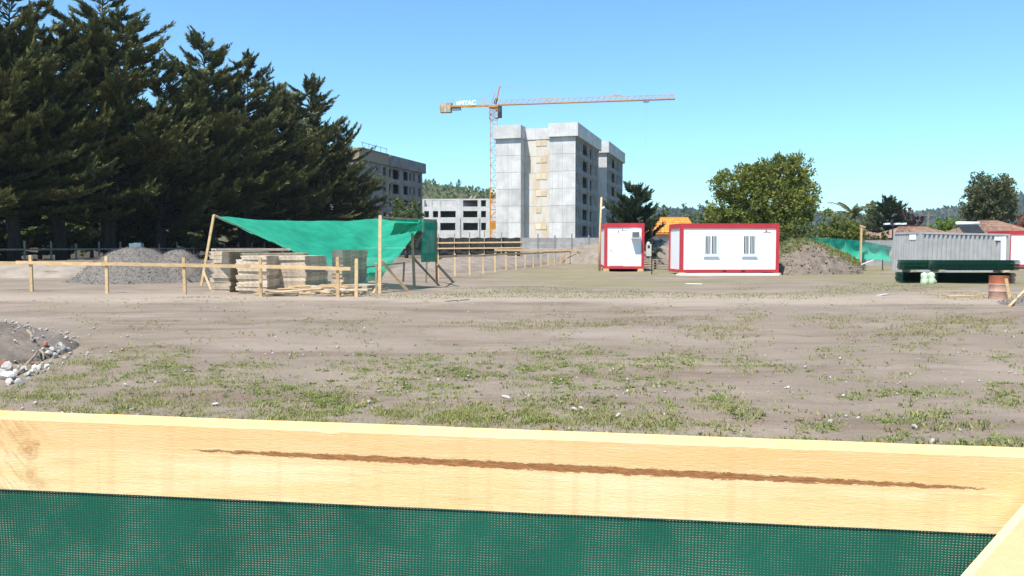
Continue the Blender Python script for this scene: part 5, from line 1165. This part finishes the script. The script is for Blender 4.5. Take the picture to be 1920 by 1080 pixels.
# ------------------------------------------------------------------ grass and weeds on the plot
def grass(name, label, pts, hmin, hmax, wmin, wmax, nb, colors, seed, spread=.04, lay=.5):
    r2 = np.random.default_rng(seed); n = len(pts); X = np.repeat(pts[:, 0], nb) + r2.normal(size=n * nb) * spread; Y = np.repeat(pts[:, 1], nb) + r2.normal(size=n * nb) * spread
    Zb = (hg(X, Y) if pts.shape[1] == 2 else np.repeat(pts[:, 2], nb)) - .008; N = n * nb; a = r2.uniform(0, 6.283, N); hh = r2.uniform(hmin, hmax, N) * np.repeat(r2.uniform(.5, 1.25, n), nb); w = r2.uniform(wmin, wmax, N)
    ln = hh * np.abs(r2.normal(lay, .35, N)); d = np.stack([np.cos(a), np.sin(a)], 1); sd_ = np.stack([-np.sin(a), np.cos(a)], 1) * (w / 2)[:, None]
    b0 = np.stack([X - sd_[:, 0], Y - sd_[:, 1], Zb], 1); b1 = np.stack([X + sd_[:, 0], Y + sd_[:, 1], Zb], 1)
    m0 = np.stack([X + d[:, 0] * ln * .35 + sd_[:, 0] * .9, Y + d[:, 1] * ln * .35 + sd_[:, 1] * .9, Zb + hh * .62], 1); tip = np.stack([X + d[:, 0] * ln, Y + d[:, 1] * ln, Zb + hh], 1)
    m1 = np.stack([X + d[:, 0] * ln * .35 - sd_[:, 0] * .9, Y + d[:, 1] * ln * .35 - sd_[:, 1] * .9, Zb + hh * .62], 1)
    V_ = np.stack([b0, b1, m0, m1, tip], 1).reshape(-1, 3); b = 5 * np.arange(N)[:, None]
    T = np.concatenate([b + np.array([[0, 1, 2]]), b + np.array([[0, 2, 3]]), b + np.array([[3, 2, 4]])]).astype(np.int32)
    pal = np.array(colors); ci = np.repeat(r2.integers(0, len(pal), n), nb); cols = pal[ci] * r2.uniform(.75, 1.25, (N, 1)); cols = np.repeat(cols, 5, 0)
    return tag(link(name, npmesh(name, V_, T, cols), M['blade']), label, 'grass', kind='stuff')
t_ = NT('grass blades'); at_ = t_.n('ShaderNodeAttribute'); at_.attribute_name = 'Col'; b_ = t_.bsdf(at_.outputs['Color'], .7, spec=.2); tr_ = t_.n('ShaderNodeBsdfTranslucent'); t_.l(at_.outputs['Color'], tr_.inputs[0]); mx_ = t_.n('ShaderNodeMixShader'); mx_.inputs[0].default_value = .3; t_.l(b_, mx_.inputs[1]); t_.l(tr_.outputs[0], mx_.inputs[2]); M['blade'] = t_.done(mx_.outputs[0])
GRN = [(.185, .235, .062), (.22, .265, .08), (.15, .195, .056), (.27, .285, .11)]; YEL = [(.29, .275, .095), (.24, .245, .08), (.33, .30, .125), (.20, .215, .07)]; FAR = [(.25, .235, .11), (.22, .22, .09), (.29, .25, .14)]; STR = [(.30, .25, .12), (.26, .22, .10), (.22, .21, .09)]
patches = {'g': [(300, 697, 95, 14, 1), (340, 668, 32, 7, 1), (420, 702, 100, 20, .5), (520, 736, 70, 18, 1), (595, 748, 62, 18, 1), (645, 765, 40, 14, 1), (740, 690, 110, 16, .8), (760, 722, 90, 18, .8), (640, 690, 60, 8, .7), (850, 705, 62, 24, 1), (1010, 690, 80, 14, 1), (1040, 715, 75, 20, 1), (1105, 663, 60, 12, 1.2), (1070, 757, 100, 14, .9), (1240, 682, 70, 14, .9), (1245, 722, 50, 9, .8), (600, 607, 110, 6, .8), (690, 622, 60, 5, .7), (560, 622, 50, 5, .5), (1510, 595, 60, 6, 1), (1600, 612, 60, 5, .6), (1580, 658, 45, 5, .9), (1715, 648, 60, 14, .8), (1650, 632, 40, 6, .8), (1885, 667, 40, 9, .9), (1300, 675, 100, 12, .7), (1450, 692, 70, 7, .8), (1395, 783, 45, 9, .8), (1530, 800, 32, 8, .9), (1690, 738, 75, 9, 1), (1640, 715, 60, 6, .5), (1880, 745, 60, 18, .9), (1770, 775, 32, 8, .9), (1805, 800, 32, 8, 1), (1690, 790, 40, 8, .9), (1490, 820, 40, 5, .7), (1680, 825, 40, 6, .8), (1815, 836, 40, 7, 1), (1340, 750, 30, 8, .9), (1880, 835, 40, 8, .8), (1870, 620, 60, 6, .6), (1560, 545, 40, 6, 1), (1620, 545, 40, 5, .9), (80, 577, 20, 3, 1), (130, 577, 18, 3, 1), (1190, 720, 50, 16, .6), (1150, 690, 60, 10, .6), (100, 740, 20, 6, 1.2), (275, 738, 28, 7, 1.3), (935, 660, 50, 6, .8), (700, 670, 60, 8, .6), (1000, 665, 40, 8, .7)],
           'y': [(240, 675, 115, 10, 1.2), (130, 707, 62, 16, 1.1), (340, 720, 55, 9, 1), (250, 752, 115, 18, 1), (60, 740, 60, 12, .9), (560, 776, 115, 12, 1.2), (480, 690, 42, 7, 1), (830, 785, 170, 14, 1.2), (900, 797, 120, 10, 1), (1190, 797, 110, 14, 1), (1050, 797, 60, 8, .9), (1345, 767, 62, 10, 1), (700, 577, 70, 3, .8), (940, 575, 70, 3, .8), (1400, 690, 60, 5, .5), (170, 660, 60, 6, .8), (20, 735, 40, 8, 1)],
           's': [(1350, 617, 62, 11, 1), (1560, 607, 60, 6, .8), (1720, 622, 90, 11, .8), (1850, 602, 72, 9, 1), (1000, 612, 120, 7, .8), (1180, 585, 42, 6, .9), (1260, 603, 60, 5, .6), (960, 602, 60, 4, .6), (1120, 610, 60, 5, .7), (1420, 597, 40, 5, .7), (1630, 596, 60, 6, .6), (1050, 590, 40, 4, .5), (1780, 598, 60, 7, .6)]}
def pxpts(lst, k, r2):
    out = []
    for cx_, cy_, rx, ry, dn in lst:
        n = int(rx * ry * k * dn * (1.0 if cy_ > 640 else .8)); a = r2.uniform(0, 6.283, n * 2); q = r2.uniform(0, 1, n * 2) ** .62 * 1.8; xx = cx_ + np.cos(a) * q * rx; yy = cy_ + np.sin(a) * q * ry
        keep = (fbm(xx * .05, yy * .16, 8, 4) + .06 - .15 * (q - .6)) > 0
        out += [G(float(x_), float(y_)).xy for x_, y_ in zip(xx[keep][:n], yy[keep][:n])]
    return np.array([(p.x, p.y) for p in out])
r2 = np.random.default_rng(17)
grass('grass', 'green weeds and grass tufts scattered over the bare plot', pxpts(patches['g'], .25, r2), .010, .044, .004, .009, 8, GRN + YEL[:1], 1, .05, .9)
grass('grass', 'yellowish grass strips close to the front fence and rubble', pxpts(patches['y'], .40, r2), .012, .048, .003, .007, 7, YEL + GRN[:1], 2, .05, .8)
grass('grass', 'dry straw-coloured grass patches in the middle of the plot', pxpts(patches['s'], .6, r2), .02, .075, .005, .010, 6, STR + YEL[:2], 3, .09, .7)
# thin scatter and far strips
n = 9000; xx = r2.uniform(-20, 1940, n); yy = 560 + 290 * r2.uniform(0, 1, n) ** 1.1; keep = fbm(xx * .02, yy * .07, 21, 4) > .05
sc = np.array([(G(a, b).x, G(a, b).y) for a, b in zip(xx[keep], yy[keep])]); grass('grass', 'sparse single weeds dotted across the bare dirt', sc, .02, .06, .006, .014, 5, GRN + YEL, 4, .03, .9)
n = 14000; xx = r2.uniform(-20, 1940, n); yy = r2.uniform(499, 560, n); keep = (fbm(xx * .006, yy * .09, 31, 4) > .03) & ((xx > 850) | (yy > 552))
sc = np.array([(G(a, b).x, G(a, b).y) for a, b in zip(xx[keep], yy[keep])]); grass('grass', 'low far grass around the cabins and along the track', sc, .015, .055, .01, .025, 6, FAR + GRN[:2] + YEL[:1], 5, .2, .9)
for pts_, n in GRASSY:
    X, Y, Zz, hh = pts_; idx = r2.choice(np.where(hh > .1)[0], n); sc = np.stack([X[idx], Y[idx], Zz[idx]], 1); sc[:, :2] += r2.normal(size=(n, 2)) * .03; grass('grass', 'weeds growing over the mound behind the brown heap', sc, .08, .22, .02, .04, 6, GRN + YEL, 6, .06, .4)
# broad-leaved weeds
def weeds(pts, seed):
    r3 = np.random.default_rng(seed); n = len(pts); k = 9; N = n * k; a = r3.uniform(0, 6.283, N); L_ = r3.uniform(.025, .065, N); P = np.repeat(np.stack([pts[:, 0], pts[:, 1], hg(pts[:, 0], pts[:, 1])], 1), k, 0)
    D_ = np.stack([np.cos(a), np.sin(a), r3.uniform(.25, 1.0, N)], 1); D_ /= np.linalg.norm(D_, axis=1, keepdims=True); S = np.stack([-np.sin(a), np.cos(a), np.zeros(N)], 1) * (L_ * .16)[:, None]
    V_ = np.stack([P, P + D_ * (L_ * .55)[:, None] + S, P + D_ * L_[:, None] - np.array([0, 0, .25]) * L_[:, None], P + D_ * (L_ * .55)[:, None] - S], 1).reshape(-1, 3); cols = np.repeat(np.array(GRN)[r3.integers(0, 4, N)] * r3.uniform(.8, 1.2, (N, 1)), 4, 0)
    return tag(link('weeds', npmesh('weeds', V_, np.arange(4 * N).reshape(-1, 4), cols), M['blade']), 'broad-leaved weeds growing flat among the grass tufts', 'weeds', kind='stuff')
weeds(pxpts(patches['g'], .022, r2), 5)
# litter: pale stones and scraps on the dirt
n = 420; xx = r2.uniform(0, 1920, n); yy = 545 + 290 * r2.uniform(0, 1, n) ** 1.3; pp_ = np.array([(G(a, b).x, G(a, b).y) for a, b in zip(xx, yy)])
stones(None, (pp_[:, 0], pp_[:, 1], hg(pp_[:, 0], pp_[:, 1]) + .004, np.ones(n)), n, .008, .032, M['rubble'], 44, 'pebbles')['label'] = 'small pale pebbles scattered over the dirt'
n = 1300; xx = r2.uniform(0, 1920, n); yy = 575 + 265 * r2.uniform(0, 1, n) ** 1.1; pp_ = np.array([(G(a, b).x, G(a, b).y) for a, b in zip(xx, yy)])
stones(None, (pp_[:, 0], pp_[:, 1], hg(pp_[:, 0], pp_[:, 1]) + .002, np.ones(n)), n, .005, .022, M['clod'], 45, 'soil_crumbs')['label'] = 'brown soil crumbs scattered over the dirt'
for k, (x, y) in enumerate(((948, 754), (1077, 777), (1089, 775), (404, 756), (1160, 789), (1716, 803), (235, 721), (1748, 831))):
    o = link('stone', rocks[k % 6], None, loc=on(G(x, y), -.012)); s_ = .03 if k else .04; o.scale = (s_ * 1.4, s_, s_ * .7); o.rotation_euler = (.3 * k, .2, k); tag(o, 'small white stone lying on the bare dirt near the front fence', 'stone', 'white stones on the dirt')

# ------------------------------------------------------------------ air
t_ = NT('thin haze'); pv = t_.n('ShaderNodeVolumePrincipled'); pv.inputs['Color'].default_value = (0.80, 0.90, 1.0, 1); pv.inputs['Density'].default_value = 0.00013; pv.inputs['Anisotropy'].default_value = 0.2
t_.l(pv.outputs[0], t_.out.inputs['Volume'])
tag(MB().box(-1502, 1502, -62, 2302, -2.5, 128).build('haze', t_.m), 'thin bluish haze in the air over the whole scene', 'haze', kind='stuff')
